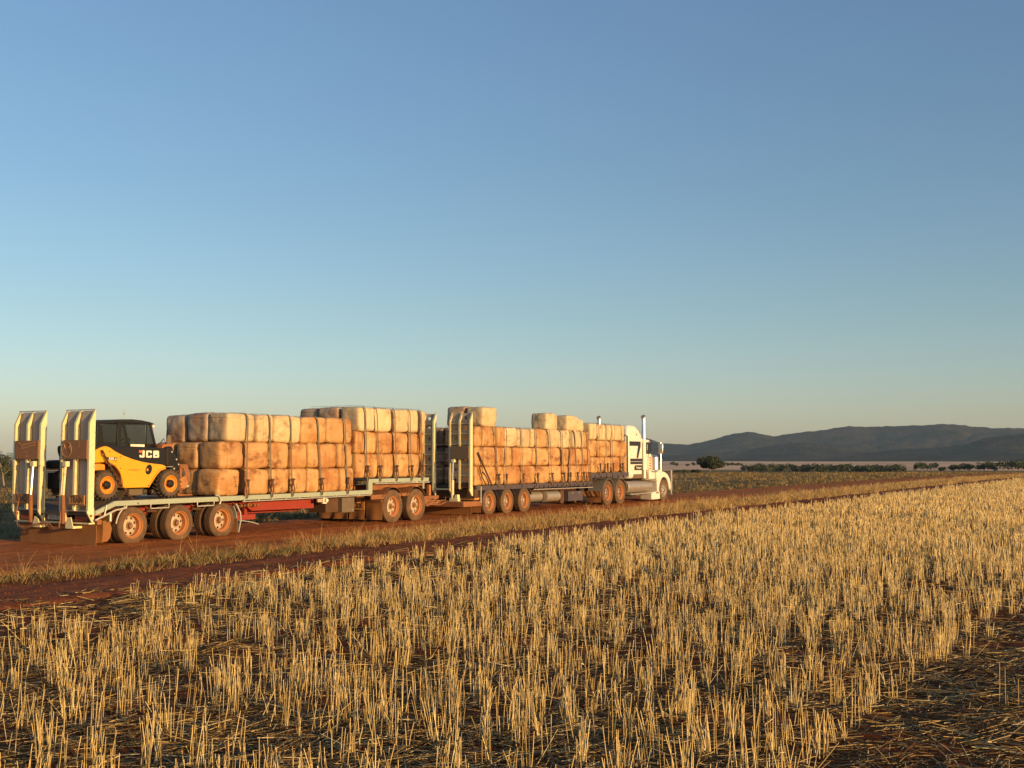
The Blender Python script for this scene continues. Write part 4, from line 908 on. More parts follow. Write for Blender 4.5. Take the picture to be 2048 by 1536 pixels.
# sleeper with tall roof
sp = [(45.55, 1.08), (47.12, 1.08), (47.10, 2.90), (46.92, 3.08), (46.66, 3.26), (46.42, 3.37), (46.2, 3.40), (45.75, 3.40), (45.55, 3.36)]
MB().prism(sp, 20.52, 22.88).build('sleeper', 'white', pm, bev=0.13)
MB().prism([(46.95, 1.25), (48.36, 1.25), (48.36, 2.12), (48.27, 2.70), (48.1, 2.80), (46.95, 2.85)], 20.62, 22.78).build('cab', 'white', pm, bev=0.05)
MB().prism([(47.64, 2.16), (48.31, 2.16), (48.24, 2.66), (47.64, 2.68)], 20.605, 20.618).build('side_window', 'truckglass', pm)
MB().prism([(47.64, 2.16), (48.31, 2.16), (48.24, 2.66), (47.64, 2.68)], 22.782, 22.795).build('side_window', 'truckglass', pm)
MB().add([(48.362, 20.75, 2.16), (48.362, 22.65, 2.16), (48.29, 22.65, 2.66), (48.29, 20.75, 2.66)], [(0, 1, 2, 3)]).build('windscreen', 'truckglass', pm)
MB().prism([(48.02, 2.76), (48.52, 2.62), (48.52, 2.70), (48.04, 2.86)], 20.66, 22.74).build('sun_visor', 'matteblack', pm, bev=0.01)
MB().box(47.30, 47.32, 20.600, 20.616, 1.3, 2.66).box(48.0, 48.02, 20.600, 20.616, 1.3, 2.2).build('door_seam', 'matteblack', pm)
MB().box(47.38, 47.52, 20.58, 20.60, 1.86, 1.89).build('door_handle', 'chrome', pm)
# bonnet, radiator, wings
MB().prism([(48.06, 1.0), (50.0, 0.95), (50.02, 1.80), (49.9, 1.90), (48.06, 2.12)], 21.12, 22.28).build('bonnet', 'white', pm, bev=0.09)
MB().box(50.0, 50.06, 21.2, 22.2, 0.9, 1.84).build('grille', 'chrome', pm, bev=0.02)
wing = [(48.40, 0.95), (48.30, 1.30), (48.62, 1.38), (48.98, 1.38), (49.35, 1.335), (49.66, 1.23), (49.88, 1.06), (50.02, 0.84), (50.06, 0.60), (50.0, 0.50), (49.93, 0.50)]
arc = [(49.25 + 0.60 * math.cos(R(a)), 0.505 + 0.60 * math.sin(R(a))) for a in range(0, 181, 15)]
wing += arc[1:] + [(48.65, 0.46), (48.45, 0.46)]
for y0, y1 in ((Y0 - 0.02, 21.1), (22.3, Y1 + 0.02)): MB().prism(wing, y0, y1).build('wing', 'white', pm, bev=0.035)
MB().prism([(47.72, 1.02), (48.36, 1.02), (48.33, 1.34), (47.72, 1.34)], Y0 + 0.06, 21.1).build('cowl_side', 'white', pm, bev=0.03)
MB().box(47.80, 48.75, Y0 - 0.01, Y0 + 0.55, 0.12, 0.46).build('step_box', 'white', pm, bev=0.02)
MB().box(48.30, 48.62, Y0 - 0.016, Y0 - 0.008, 0.38, 0.43).build('step_slot', 'matteblack', pm)
for y in (Y0 + 0.28, Y1 - 0.28):
    ft = empty('fuel_tank', (46.7, y, 0.7), pm)
    MB().cyl((45.42, y, 0.72), (48.06, y, 0.72), 0.255, 32).build('tank_body', 'alloy', ft, bev=0.02)
    for x in np.linspace(45.6, 47.9, 9): MB().cyl((x, y, 0.72), (x + 0.035, y, 0.72), 0.263, 32).build('tank_band', 'chrome', ft)
MB().box(45.5, 47.9, Y0 - 0.02, Y0 + 0.25, 0.385, 0.44).build('side_step', 'alloy', pm, bev=0.01)
MB().box(45.4, 46.4, Y0 + 0.3, Y0 + 1.2, 0.24, 0.36).build('air_reservoir', 'matteblack', pm)
MB().box(47.15, 48.1, Y0 + 0.02, Y0 + 0.2, 1.0, 1.05).box(47.7, 48.4, Y0 - 0.02, Y0 + 0.2, 0.93, 0.965).build('cab_step', 'alloy', pm)
MB().box(47.2, 47.75, 20.56, 20.61, 1.05, 1.45).build('lower_panel', 'greyplate', pm)
# decals on the sleeper and cab side
def decal(pts, mat='graph', y=20.512): return MB().prism(pts, y, y + 0.005).build('decal', mat, pm)
decal([(45.70, 2.50), (45.70, 2.70), (46.90, 2.70), (46.90, 2.50), (46.62, 1.97), (46.44, 1.97), (46.62, 2.50)])
decal([(45.78, 1.70), (47.08, 1.70), (47.08, 1.81), (45.78, 1.81)]); decal([(45.78, 1.825), (47.08, 1.825), (47.08, 1.95), (45.78, 1.95)])
decal([(46.22, 1.44), (47.1, 1.44), (47.1, 1.66), (46.30, 1.66), (46.20, 1.58)])
decal([(46.10, 1.09), (47.08, 1.09), (47.08, 1.27), (46.10, 1.27)], 'greyplate')
text('decal_script', 'Transport', 0.15, (46.66, 20.508, 1.55), pm, 'logow', '-y', 0.001, 1.0, 0.002, shear=0.3)
text('decal_script', 'Star', 0.12, (46.45, 20.508, 3.0), pm, 'greyplate', '-y', 0.001, 0.8, 0.002, shear=0.3)
# stacks, air cleaners, mirrors, horns, aerials
for y in (20.60, 22.80):
    ex = empty('exhaust_stack', (47.4, y, 1.1), pm)
    MB().cyl((47.42, y, 1.08), (47.42, y, 2.78), 0.105, 24).build('heat_shield', 'white' if y < 21 else 'alloy', ex)
    MB().cyl((47.42, y, 2.78), (47.42, y, 3.74), 0.098, 24).build('stack_pipe', 'chrome', ex)
    MB().tube([(47.42, y, 3.74), (47.42, y, 3.79), (47.38, y, 3.84)], 0.099, 20).build('stack_tip', 'alloy', ex)
    yy = Y0 + 0.12 if y < 21 else Y1 - 0.12
    MB().cyl((48.42, yy, 1.42), (48.42, yy, 2.04), 0.20, 24).build('air_cleaner', 'chrome', pm, bev=0.03)
    MB().cyl((48.42, yy, 2.04), (48.42, yy, 2.12), 0.15, 20, 0.09).build('air_cleaner_cap', 'chrome', pm)
    mr_ = empty('mirror', (48.7, yy, 2.1), pm)
    ym = 20.22 if y < 21 else 23.2
    MB().box(48.70, 48.80, ym, ym + 0.22, 2.16, 2.64).build('mirror_head', 'chrome', mr_, bev=0.03)
    MB().tube([(47.9, 20.64 if y < 21 else 22.76, 2.7), (48.75, ym + 0.11, 2.68), (48.75, ym + 0.11, 1.40), (48.4, yy, 1.38)], 0.018, 6).build('mirror_arm', 'chrome', mr_)
MB().box(48.0, 48.03, 20.585, 20.615, 1.4, 2.1).box(47.9, 47.93, 20.57, 20.60, 1.4, 2.1).build('grab_handle', 'chrome', pm)
for i, z in enumerate((1.5, 1.62, 1.74, 1.86, 1.98)): MB().cyl((48.12, 20.60, z), (48.12, 20.56, z), 0.03, 10).build('marker_lamp', 'logoo', pm)
for y in (21.0, 22.4): MB().cyl((47.75, y, 2.84), (48.1, y, 2.88), 0.02, 10, 0.06).build('air_horn', 'chrome', pm)
for i in range(5): MB().box(47.82, 47.9, 20.95 + i * 0.35, 21.05 + i * 0.35, 2.84, 2.89).build('roof_marker', 'logoo', pm)
MB().tube([(48.3, 20.95, 2.1), (48.33, 20.95, 3.05)], 0.008, 5).build('aerial', 'chrome', pm)
bb = empty('bull_bar', (50.1, 21.7, 0.3), pm)
for y in (Y0 - 0.02, 21.25, 22.12, Y1 - 0.03): MB().box(50.10, 50.22, y, y + 0.05, 0.28, 1.42).build('bar_upright', 'alloy', bb, bev=0.01)
for z in (0.62, 0.9, 1.16, 1.40): MB().cyl((50.16, Y0, z), (50.16, Y1, z), 0.03, 12).build('bar_tube', 'alloy', bb)
MB().box(50.08, 50.26, Y0 - 0.02, Y1 + 0.02, 0.28, 0.52).build('bumper', 'alloy', bb, bev=0.02)
MB().tube([(48.8, 21.0, 1.42), (50.15, Y0 + 0.02, 1.42)], 0.012, 6).build('bar_stay', 'alloy', bb)

# ================================================================== telehandler
th_ = empty('telehandler', (18.8, 21.5, 1.0), label='yellow and black compact telehandler parked on the rear trailer between ramps and bales', cat='telehandler')
TY = 20.74
for x in (17.84, 19.72):
    wheel('tele', th_, x, TY, 1.345); wheel('tele', th_, x, 22.32, 1.345, far=True)
    MB().cyl((x, TY + 0.15, 1.345), (x, 22.2, 1.345), 0.09, 12).build('axle', 'matteblack', th_)
body = [(17.36, 1.98), (17.44, 2.06), (17.54, 2.14), (17.66, 2.19), (17.75, 2.215), (17.84, 2.21), (17.93, 2.18), (18.05, 2.11), (18.3, 2.01), (18.56, 1.93), (18.83, 1.87), (19.11, 1.83), (19.46, 1.80), (19.58, 1.76), (19.54, 1.70), (19.38, 1.66), (19.25, 1.55), (19.06, 1.27), (18.30, 1.27), (18.30, 1.42), (18.21, 1.64), (18.06, 1.79), (17.91, 1.85), (17.76, 1.86), (17.45, 1.84), (17.36, 1.84)]
MB().prism(body, TY + 0.035, TY + 0.36).build('side_cover', 'yellow', th_, bev=0.014)
MB().prism([(17.36, 1.81), (17.62, 1.83), (17.77, 1.81), (17.78, 1.68), (17.60, 1.68), (17.36, 1.66)], TY + 0.02, TY + 0.36).build('rear_mudguard', 'orange', th_, bev=0.02)
arch_ = [(17.84 + 0.43 * math.cos(R(a)), 1.40 + 0.43 * math.sin(R(a))) for a in range(92, -8, -10)]
MB().prism(arch_ + [(18.29, 1.28), (18.29, 1.44), (18.20, 1.65), (18.05, 1.80), (17.90, 1.86), (17.80, 1.87)], TY + 0.06, TY + 0.40).build('arch_liner', 'arch', th_)
farch = [(19.05, 1.27), (19.02, 1.27), (19.24, 1.57), (19.38, 1.69), (19.55, 1.735), (19.56, 1.70), (19.40, 1.655), (19.27, 1.54)]
MB().prism(farch, TY + 0.02, TY + 0.05).build('arch_lip', 'orange', th_)
for x, z in ((18.08, 1.86), (18.22, 1.72), (19.04, 1.32), (17.90, 2.10), (18.22, 1.98)): MB().cyl((x, TY + 0.036, z), (x, TY + 0.026, z), 0.014, 8).build('cover_bolt', 'black', th_)
shade_disc = MB(); shade_disc.prism([(19.045 + 0.095 * math.cos(a) + 0.02 * math.sin(a), 1.685 + 0.118 * math.sin(a)) for a in np.linspace(0, 2 * math.pi, 25)[:-1]], TY + 0.03, TY + 0.034).build('filler_shade_disc', 'black', th_)  # flat black disc on the cover, its colour painting the shade of a filler hole
MB().prism([(19.0 + 0.03 * math.cos(a), 1.68 + 0.035 * math.sin(a)) for a in np.linspace(0, 2 * math.pi, 15)[:-1]], TY + 0.024, TY + 0.029).build('filler_cap', 'orange', th_)
boom = [(17.36, 2.235), (18.3, 2.225), (19.22, 2.205), (19.63, 2.17), (19.72, 1.80), (19.50, 1.76), (19.1, 1.77), (18.6, 1.85), (18.1, 2.02), (17.7, 2.10), (17.36, 1.95)]
MB().prism(boom, TY + 0.075, TY + 0.42).build('boom', 'black', th_, bev=0.015)
MB().box(19.60, 19.68, TY + 0.06, TY + 0.44, 1.78, 2.19).build('boom_collar', 'matteblack', th_, bev=0.008)
nose = [(19.62, 2.16), (19.80, 2.24), (19.92, 2.06), (20.10, 1.88), (20.10, 1.78), (19.97, 1.62), (19.85, 1.62), (19.72, 1.74), (19.62, 1.86)]
MB().prism(nose, TY + 0.10, TY + 0.40).build('boom_head', 'black', th_, bev=0.02)
for x, z in ((19.80, 2.10), (19.95, 1.92), (19.88, 1.70), (20.02, 1.80)): MB().cyl((x, TY + 0.102, z), (x, TY + 0.08, z), 0.022, 10).build('boom_pin', 'steel', th_)
MB().box(17.42, 19.5, TY + 0.42, 22.25, 1.25, 1.62).build('chassis', 'matteblack', th_, bev=0.02)
MB().prism([(17.40, 1.72), (17.40, 1.86), (17.5, 1.90), (18.2, 1.92), (18.2, 1.68)], 21.75, 22.34).build('engine_cover', 'matteblack', th_, bev=0.03)
MB().tube([(17.40, 22.34, 1.70), (17.40, 21.80, 1.70), (17.36, 21.78, 1.5)], 0.018, 6).build('cover_edge', 'rust', th_)
MB().prism([(17.45, 1.2), (17.40, 1.70), (17.46, 1.70), (17.52, 1.2)], 21.62, 21.70).build('tail_guard', 'rust', th_)
MB().prism([(17.42 , 1.5), (17.34, 1.66), (17.34, 2.16), (17.50, 2.22), (17.9, 2.22), (17.9, 1.5)], TY + 0.38, 21.80).build('tail_cover', 'matteblack', th_, bev=0.06)
MB().tube([(17.42, 21.72, 1.9), (17.46, 21.88, 2.10), (17.55, 22.0, 2.18), (17.7, 22.05, 2.18)], 0.06, 10).build('exhaust', 'matteblack', th_)
MB().box(17.9, 19.6, 21.2, 22.2, 1.6, 2.2).build('cab_tub', 'matteblack', th_, bev=0.02)
MB().box(18.45, 18.95, TY + 0.5, TY + 0.9, 1.05, 1.25).build('fuel_tank', 'matteblack', th_)
MB().box(18.72, 19.12, TY + 0.3, TY + 0.5, 1.08, 1.24).build('side_step', 'greyplate', th_, bev=0.02)
# cab: posts, roof, panes
CA, CB = 21.22, 22.18
def post(a, b_, w=0.045, d=0.05):
    for y in (CA, CB - d): MB().prism([(a[0] - w / 2, a[1]), (a[0] + w / 2, a[1]), (b_[0] + w / 2, b_[1]), (b_[0] - w / 2, b_[1])], y, y + d).build('cab_post', 'black', th_, bev=0.006)
post((17.92, 2.2), (17.94, 2.76)); post((18.53, 2.2), (18.56, 2.80), 0.10); post((19.68, 2.18), (19.49, 2.76), 0.05)
roof = [(17.86, 2.745), (17.86, 2.80), (18.3, 2.825), (18.6, 2.85), (18.9, 2.86), (19.2, 2.845), (19.45, 2.81), (19.58, 2.775), (19.60, 2.755), (19.45, 2.75), (18.7, 2.775), (18.3, 2.75)]
MB().prism(roof, CA - 0.02, CB + 0.02).build('cab_roof', 'black', th_, bev=0.012)
for y in (CA + 0.012, CB - 0.02):
    MB().prism([(17.95, 2.22), (18.47, 2.22), (18.50, 2.75), (17.965, 2.75)], y, y + 0.006).build('rear_side_window', 'glass', th_)
    MB().prism([(18.59, 2.20), (19.36, 2.20), (19.33, 2.76), (18.62, 2.775)], y, y + 0.006).build('door_window', 'glass', th_)
    MB().prism([(19.38, 2.20), (19.65, 2.20), (19.475, 2.755), (19.35, 2.755)], y, y + 0.006).build('front_corner_window', 'glass', th_)
MB().box(19.36, 19.375, CA + 0.004, CA + 0.02, 2.2, 2.76).build('door_edge', 'black', th_)
MB().add([(19.70, CA + 0.03, 2.2), (19.70, CB - 0.03, 2.2), (19.515, CB - 0.03, 2.75), (19.515, CA + 0.03, 2.75)], [(0, 1, 2, 3)]).build('windscreen', 'glass', th_)
MB().add([(17.90, CA + 0.03, 2.25), (17.90, CB - 0.03, 2.25), (17.92, CB - 0.03, 2.74), (17.92, CA + 0.03, 2.74)], [(3, 2, 1, 0)]).build('rear_window', 'glass', th_)
MB().box(18.3, 18.75, 21.5, 21.95, 2.2, 2.32).prism([(18.25, 2.3), (18.38, 2.3), (18.28, 2.72), (18.18, 2.72)], 21.5, 21.95).build('seat', 'seat', th_, bev=0.03)
MB().tube([(19.3, 21.7, 2.15), (19.15, 21.7, 2.35)], 0.02, 6).tube([(19.15 + 0.05 * math.sin(a), 21.7 + 0.16 * math.cos(a), 2.36 + 0.13 * math.sin(a) * 0.5) for a in np.linspace(0, 6.283, 17)], 0.014, 6).build('steering_wheel', 'matteblack', th_)
MB().box(18.88, 19.30, CA - 0.012, CA - 0.004, 2.215, 2.275).build('door_label', 'logow', th_)
MB().tube([(18.83, 21.4, 2.86), (18.84, 21.4, 3.10)], 0.006, 5).build('aerial', 'steel', th_); MB().cyl((18.835, 21.4, 2.98), (18.836, 21.4, 3.0), 0.012, 8).build('aerial_knob', 'matteblack', th_)
MB().cyl((19.54, CA + 0.03, 2.715), (19.60, CA + 0.03, 2.71), 0.04, 14).build('work_lamp', 'lamp', th_)
MB().tube([(19.68, CA - 0.01, 2.22), (19.80, CA - 0.12, 2.42), (19.84, CA - 0.13, 2.3)], 0.012, 6).build('mirror_arm', 'black', th_)
MB().prism([(19.93 + 0.065 * math.cos(a), 2.37 + 0.15 * math.sin(a)) for a in np.linspace(0, 2 * math.pi, 17)[:-1]], CA - 0.16, CA - 0.12).build('mirror', 'greyplate', th_, bev=0.01)
MB().prism([(19.66, 2.17), (19.70, 2.28), (19.98, 2.30), (20.04, 2.17)], CA - 0.2, CB - 0.1).build('front_cowl', 'arch', th_, bev=0.02)
MB().tube([(19.57, TY + 0.03, 1.745), (19.78, TY + 0.02, 1.75)], 0.008, 5).build('wiper_rod', 'steel', th_)
# carriage with forks
car = empty('carriage', (20.2, 21.3, 1.05), th_)
for y in (TY + 0.10, 21.2, 21.9): MB().prism([(20.08, 1.12), (20.14, 1.12), (20.16, 1.80), (20.08, 1.80)], y, y + 0.05).build('carriage_plate', 'rust', car, bev=0.005)
for z in (1.18, 1.42, 1.70): MB().box(20.10, 20.17, TY + 0.08, 22.1, z, z + 0.06).build('carriage_bar', 'rust', car, bev=0.005)
MB().prism([(20.02, 1.25), (20.2, 1.2), (20.32, 1.34), (20.22, 1.52), (20.05, 1.48)], TY + 0.05, TY + 0.2).build('clamp_bracket', 'rim', car, bev=0.01)
MB().cyl((19.95, TY + 0.12, 1.60), (20.12, TY + 0.12, 1.22), 0.035, 10).cyl((20.2, TY + 0.1, 1.25), (20.36, TY + 0.1, 1.28), 0.03, 10).build('tilt_ram', 'steel', car)
for y in (20.95, 21.9): MB().prism([(20.14, 1.04), (20.62, 1.04), (20.60, 1.065), (20.18, 1.08), (20.18, 1.6), (20.14, 1.6)], y, y + 0.11).build('fork', 'rust', car)
for k in range(5):
    MB().tube([(20.2 + k * 0.035, TY + 0.14, 1.80), (20.24 + k * 0.03, TY + 0.06, 1.55), (20.18 + k * 0.04, TY + 0.05, 1.40), (20.1 + k * 0.03, TY + 0.1, 1.22)], 0.012, 5).build('hose', 'rim' if k % 2 else 'hose', car)
# lettering on the machine
lo = empty('maker_logo', (19.05, TY, 2.05), th_)
def glyph(polys, x, z, s, mat='logow', y=TY + 0.066):
    mb = MB()
    for p in polys: mb.prism([(x + a * s * 1.18, z + b_ * s) for a, b_ in p], y, y + 0.007)
    return mb.build('letter', mat, lo)
J = [[(0.45, 1), (0.45, 0.22), (0.52, 0.22), (0.52, 0.0), (0.70, 0.0), (0.78, 0.10), (0.78, 1)], [(0.0, 0.36), (0.0, 0.10), (0.1, 0.0), (0.519, 0.0), (0.519, 0.219), (0.28, 0.219), (0.28, 0.36)]]
Cg = [[(0.0, 0.12), (0.12, 0.0), (0.12, 1), (0.0, 0.88)], [(0.121, 0), (0.30, 0), (0.30, 1), (0.121, 1)], [(0.301, 0), (0.80, 0), (0.90, 0.1), (0.90, 0.36), (0.62, 0.36), (0.62, 0.22), (0.301, 0.22)], [(0.301, 0.78), (0.62, 0.78), (0.62, 0.64), (0.90, 0.64), (0.90, 0.9), (0.80, 1), (0.301, 1)]]
Bg = [[(0, 0), (0.28, 0), (0.28, 1), (0, 1)], [(0.281, 0), (0.80, 0), (0.92, 0.12), (0.92, 0.42), (0.84, 0.5), (0.62, 0.5), (0.62, 0.22), (0.281, 0.22)], [(0.281, 0.78), (0.60, 0.78), (0.60, 0.62), (0.281, 0.62)], [(0.281, 0.401), (0.62, 0.401), (0.62, 0.619), (0.281, 0.619)], [(0.601, 0.62), (0.601, 0.78), (0.281, 0.781), (0.281, 1), (0.78, 1), (0.90, 0.88), (0.90, 0.60), (0.84, 0.501), (0.621, 0.501), (0.621, 0.62)]]
glyph(J, 18.79, 1.965, 0.165); glyph(Cg, 18.985, 1.962, 0.165); glyph(Bg, 19.205, 1.960, 0.165)
glyph([[(0, 0), (0.42, 0), (0.42, 0.34), (0, 0.34)]], 18.775, 2.075, 0.165, 'logoo')
MB().prism([(17.78, 1.905), (18.10, 1.895), (18.10, 1.965), (17.78, 1.975)], TY + 0.027, TY + 0.034).build('model_plate', 'black', th_)
text('model_number', '520', 0.075, (17.94, TY + 0.024, 1.935), th_, 'logow', '-y', 0.001, 1.25, 0.003)
text('model_number', '-40', 0.045, (18.05, TY + 0.024, 1.925), th_, 'logow', '-y', 0.001, 1.2, 0.002)
text('side_script', 'POWERPLUS', 0.05, (18.62, TY + 0.03, 1.675), th_, 'arch', '-y', 0.001, 1.15, 0.0)

# ================================================================== wool bales
def bale_mesh(seed):
    rn_ = random.Random(seed); sh = [rn_.uniform(-0.02, 0.02) for _ in range(6)]; sx = (-0.35, 0.25, 0.42, 0.1, -0.15, 0.5, -0.5, 0.3)[seed % 8]
    vs = []; fs = []; ids = {}; u0 = [2 * k / 20 - 1 for k in range(21)]
    crease = seed % 2 == 1; zx = 0.62
    def lines(s, on): return sorted(set(u0 + ([s - 0.035, s - 0.014, s, s + 0.014, s + 0.035] if on else [])))
    CO = [lines(sx, True), u0, lines(zx, crease)]
    def vid(p):
        k = tuple(round(c, 5) for c in p)
        if k not in ids: ids[k] = len(vs); vs.append(k)
        return ids[k]
    for ax in range(3):
        A, B = CO[(ax + 1) % 3], CO[(ax + 2) % 3]
        for sg_ in (-1, 1):
            for i in range(len(A) - 1):
                for j in range(len(B) - 1):
                    q = []
                    for (a, b_) in ((i, j), (i + 1, j), (i + 1, j + 1), (i, j + 1)):
                        p = [0, 0, 0]; p[ax] = sg_; p[(ax + 1) % 3] = A[a]; p[(ax + 2) % 3] = B[b_]; q.append(vid(p))
                    fs.append(tuple(q) if sg_ > 0 else tuple(q[::-1]))
    out = []
    for p in vs:
        e = 9.0; nrm = (abs(p[0]) ** e + abs(p[1]) ** e + abs(p[2]) ** e) ** (1 / e); q = [c / nrm for c in p]
        bx_, by_, bz_ = (1 - q[0] ** 2), (1 - q[1] ** 2), (1 - q[2] ** 2)
        side_ = max(abs(p[1]), abs(p[2])) > 0.999
        g_ = (-0.05 * math.exp(-((p[0] - sx) / 0.018) ** 2) - 0.02 * math.exp(-((p[0] - sx) / 0.10) ** 2)) if side_ else 0
        if crease and max(abs(p[0]), abs(p[1])) > 0.999: g_ += -0.03 * math.exp(-((p[2] - zx) / 0.018) ** 2)
        q[0] *= 1 + 0.035 * by_ * bz_; q[1] *= 1 + 0.07 * bx_ * bz_ * (1 if seed % 3 else 1.4); q[2] *= 1 + 0.03 * bx_ * by_
        v = Vector(q); d = v.normalized()
        w = mnoise.noise(Vector((q[0] * 1.3 + seed * 7, q[1] * 1.3, q[2] * 1.3))) * 0.05 + mnoise.noise(Vector((q[0] * 3.2, q[1] * 3.2 + seed, q[2] * 2.0))) * 0.02
        fold = 0.012 * math.sin(q[0] * 16 + seed + 3 * q[2]) * max(0, abs(q[2]) - 0.55) * 2
        v += d * (w + g_ + fold)
        v.x += sh[0] * q[2]; v.z += sh[1] * q[0] + sh[2] * q[0] ** 2; v.y += sh[3] * q[2]
        out.append((v.x * 0.5, v.y * 0.5, v.z * 0.5))
    me = bpy.data.meshes.new('bale'); me.from_pydata(out, [], fs); me.polygons.foreach_set('use_smooth', [True] * len(fs)); return me
base_m = [bale_mesh(s) for s in range(8)]
bm_cache = {}
def bale_me(v, mat):
    if (v, mat) not in bm_cache: me = base_m[v].copy(); me.materials.append(M[mat]); bm_cache[(v, mat)] = me
    return bm_cache[(v, mat)]
br = random.Random(21); all_bales = []
ORD = ['first', 'second', 'third', 'fourth', 'fifth', 'sixth', 'seventh', 'eighth', 'ninth', 'tenth', 'eleventh', 'twelfth', 'thirteenth', 'fourteenth']
def bale(x0, x1, y0, y1, z0, z1, mat, label, group, tilt=0.0):
    o = link_mesh('wool_bale', bale_me(br.randrange(8), mat)); L, Wd, Hh = x1 - x0, y1 - y0, z1 - z0
    o.location = ((x0 + x1) / 2, (y0 + y1) / 2, (z0 + z1) / 2 + br.uniform(-0.004, 0.008))
    o.scale = ((L) * br.choice((1, -1)) * 1.0, Wd, Hh * 0.992)
    o.rotation_euler = (br.uniform(-0.02, 0.02), br.uniform(-0.022, 0.022) + tilt, br.uniform(-0.03, 0.03))
    tag(o, label, 'wool bale', group); all_bales.append(o); return o
def row(segs, z0, z1, mat, where, layer, group, y0=20.44, w=0.72, mats=None, tilts=0, base_word=None):
    for i, (a, b_) in enumerate(segs):
        mt = (mats or {}).get(i, mat)
        word = {'bale_clean': 'pale cream', 'bale_dust': 'dusty tan', 'bale_red': 'red dusted', 'bale_end': 'brown stained'}[mt]
        bale(a + 0.014, b_ - 0.014, y0 + br.uniform(-0.02, 0.03), y0 + w, z0, z1, mt, f'{word} wool bale, {ORD[i]} from rear, {layer} of {where}', group, br.uniform(-1, 1) * tilts)
G1, G2, G3, G4 = 'bales on the low deck of the rear trailer', 'bales on the neck of the rear trailer', 'bales on the low deck of the lead trailer', 'bales on the neck of the lead trailer'
w1 = 'the rear low stack'
row([(20.9, 21.72), (21.92, 22.80), (22.84, 23.59), (23.65, 24.32), (24.33, 24.84), (24.88, 25.70), (25.72, 26.36)], 1.02, 1.68, 'bale_dust', w1, 'bottom layer', G1, mats={5: 'bale_red', 2: 'bale_dust', 3: 'bale_dust'})
row([(20.97, 21.86), (21.93, 22.80), (22.83, 23.60), (23.64, 24.31), (24.32, 24.82), (24.88, 25.60), (25.62, 26.30)], 1.68, 2.36, 'bale_dust', w1, 'middle layer', G1, mats={5: 'bale_red'})
row([(21.27, 22.30), (22.32, 22.95), (22.97, 24.03), (24.06, 25.14), (25.16, 26.30)], 2.36, 3.08, 'bale_dust', w1, 'top layer', G1, mats={0: 'bale_clean', 1: 'bale_clean', 2: 'bale_clean'})
def single(x0, x1, y0, y1, z0, z1, mat, label, group): return bale(x0, x1, y0, y1, z0, z1, mat, label, group)
single(21.25, 22.3, 21.15, 21.86, 2.36, 3.10, 'bale_end', 'brown stained top bale end between its two neighbours behind the telehandler', G1)
single(21.25, 22.3, 21.92, 22.62, 2.36, 3.07, 'bale_end', 'brown stained leftmost top bale just right of the telehandler mirror', G1)
single(20.95, 21.9, 21.20, 21.93, 1.68, 2.35, 'bale_dust', 'dusty tan middle layer bale seen right behind the telehandler boom head', G1)
single(20.95, 21.9, 21.97, 22.66, 1.68, 2.35, 'bale_dust', 'tan middle layer bale hidden mostly behind the telehandler cowl', G1)
single(20.95, 21.9, 21.20, 21.93, 1.02, 1.68, 'bale_dust', 'shaded bottom layer bale behind the telehandler front wheel', G1)
single(20.95, 21.9, 21.97, 22.66, 1.02, 1.68, 'bale_dust', 'shaded far bottom bale behind the telehandler carriage', G1)
x = 22.35
for i in range(4): single(x, x + 1.0, 21.92, 22.62, 2.36, 3.08, 'bale_clean', f'far side top bale of the rear low stack, {ORD[i]} from the rear', G1).__setitem__('group', 'far side top bales of the rear trailer'); x += 1.0
w2 = 'the rear neck stack'
row([(26.42, 26.88), (26.91, 27.49), (27.50, 27.82), (27.83, 28.32), (28.33, 28.58), (28.59, 29.13), (29.15, 29.69), (29.71, 30.0)], 1.37, 2.09, 'bale_dust', w2, 'bottom layer', G2)
row([(26.38, 26.77), (26.79, 27.45), (27.47, 28.25), (28.27, 29.07), (29.09, 29.60), (29.62, 29.95)], 2.09, 2.73, 'bale_red', w2, 'middle layer', G2, mats={1: 'bale_dust', 3: 'bale_dust'})
row([(26.58, 27.36), (27.38, 28.22), (28.24, 29.05), (29.07, 29.60), (29.62, 29.95)], 2.73, 3.44, 'bale_clean', w2, 'top layer', G2)
single(26.55, 27.4, 21.24, 21.97, 2.73, 3.45, 'bale_end', 'brown stained top bale end in the middle of the neck stack', G2)
single(26.6, 27.5, 22.0, 22.72, 2.73, 3.42, 'bale_end', 'brown stained top bale end at the far side of the neck stack', G2)
for i, x in enumerate((27.5, 28.4, 29.1)): single(x, x + 0.85, 22.0, 22.72, 2.73, 3.43, 'bale_clean', f'far side top bale of the rear neck stack, {ORD[i]} from the rear', G2).__setitem__('group', 'far side top bales of the neck stack')
single(28.5, 29.3, 21.25, 21.95, 2.73, 3.50, 'bale_end', 'slightly higher grey topped bale in the centre of the rear neck stack', G2)
w3 = 'the lead low stack'
row([(32.92, 33.48), (33.52, 34.36), (34.38, 34.85), (34.9, 36.05), (36.16, 37.14), (37.2, 38.3), (38.32, 39.25), (39.30, 39.76), (39.78, 40.43), (40.45, 40.97), (40.99, 41.41), (41.43, 41.78)], 1.03, 1.68, 'bale_dust', w3, 'bottom layer', G3, mats={3: 'bale_red', 4: 'bale_red', 10: 'bale_red', 11: 'bale_red', 1: 'bale_dust'})
row([(32.92, 33.48), (33.50, 34.30), (34.35, 34.78), (34.83, 35.46), (35.48, 36.03), (36.05, 36.95), (36.97, 38.2), (38.22, 39.17), (39.2, 39.77), (39.78, 40.4), (40.42, 40.97), (40.99, 41.74)], 1.68, 2.35, 'bale_dust', w3, 'second layer', G3, mats={4: 'bale_red', 9: 'bale_red', 11: 'bale_red', 2: 'bale_red'})
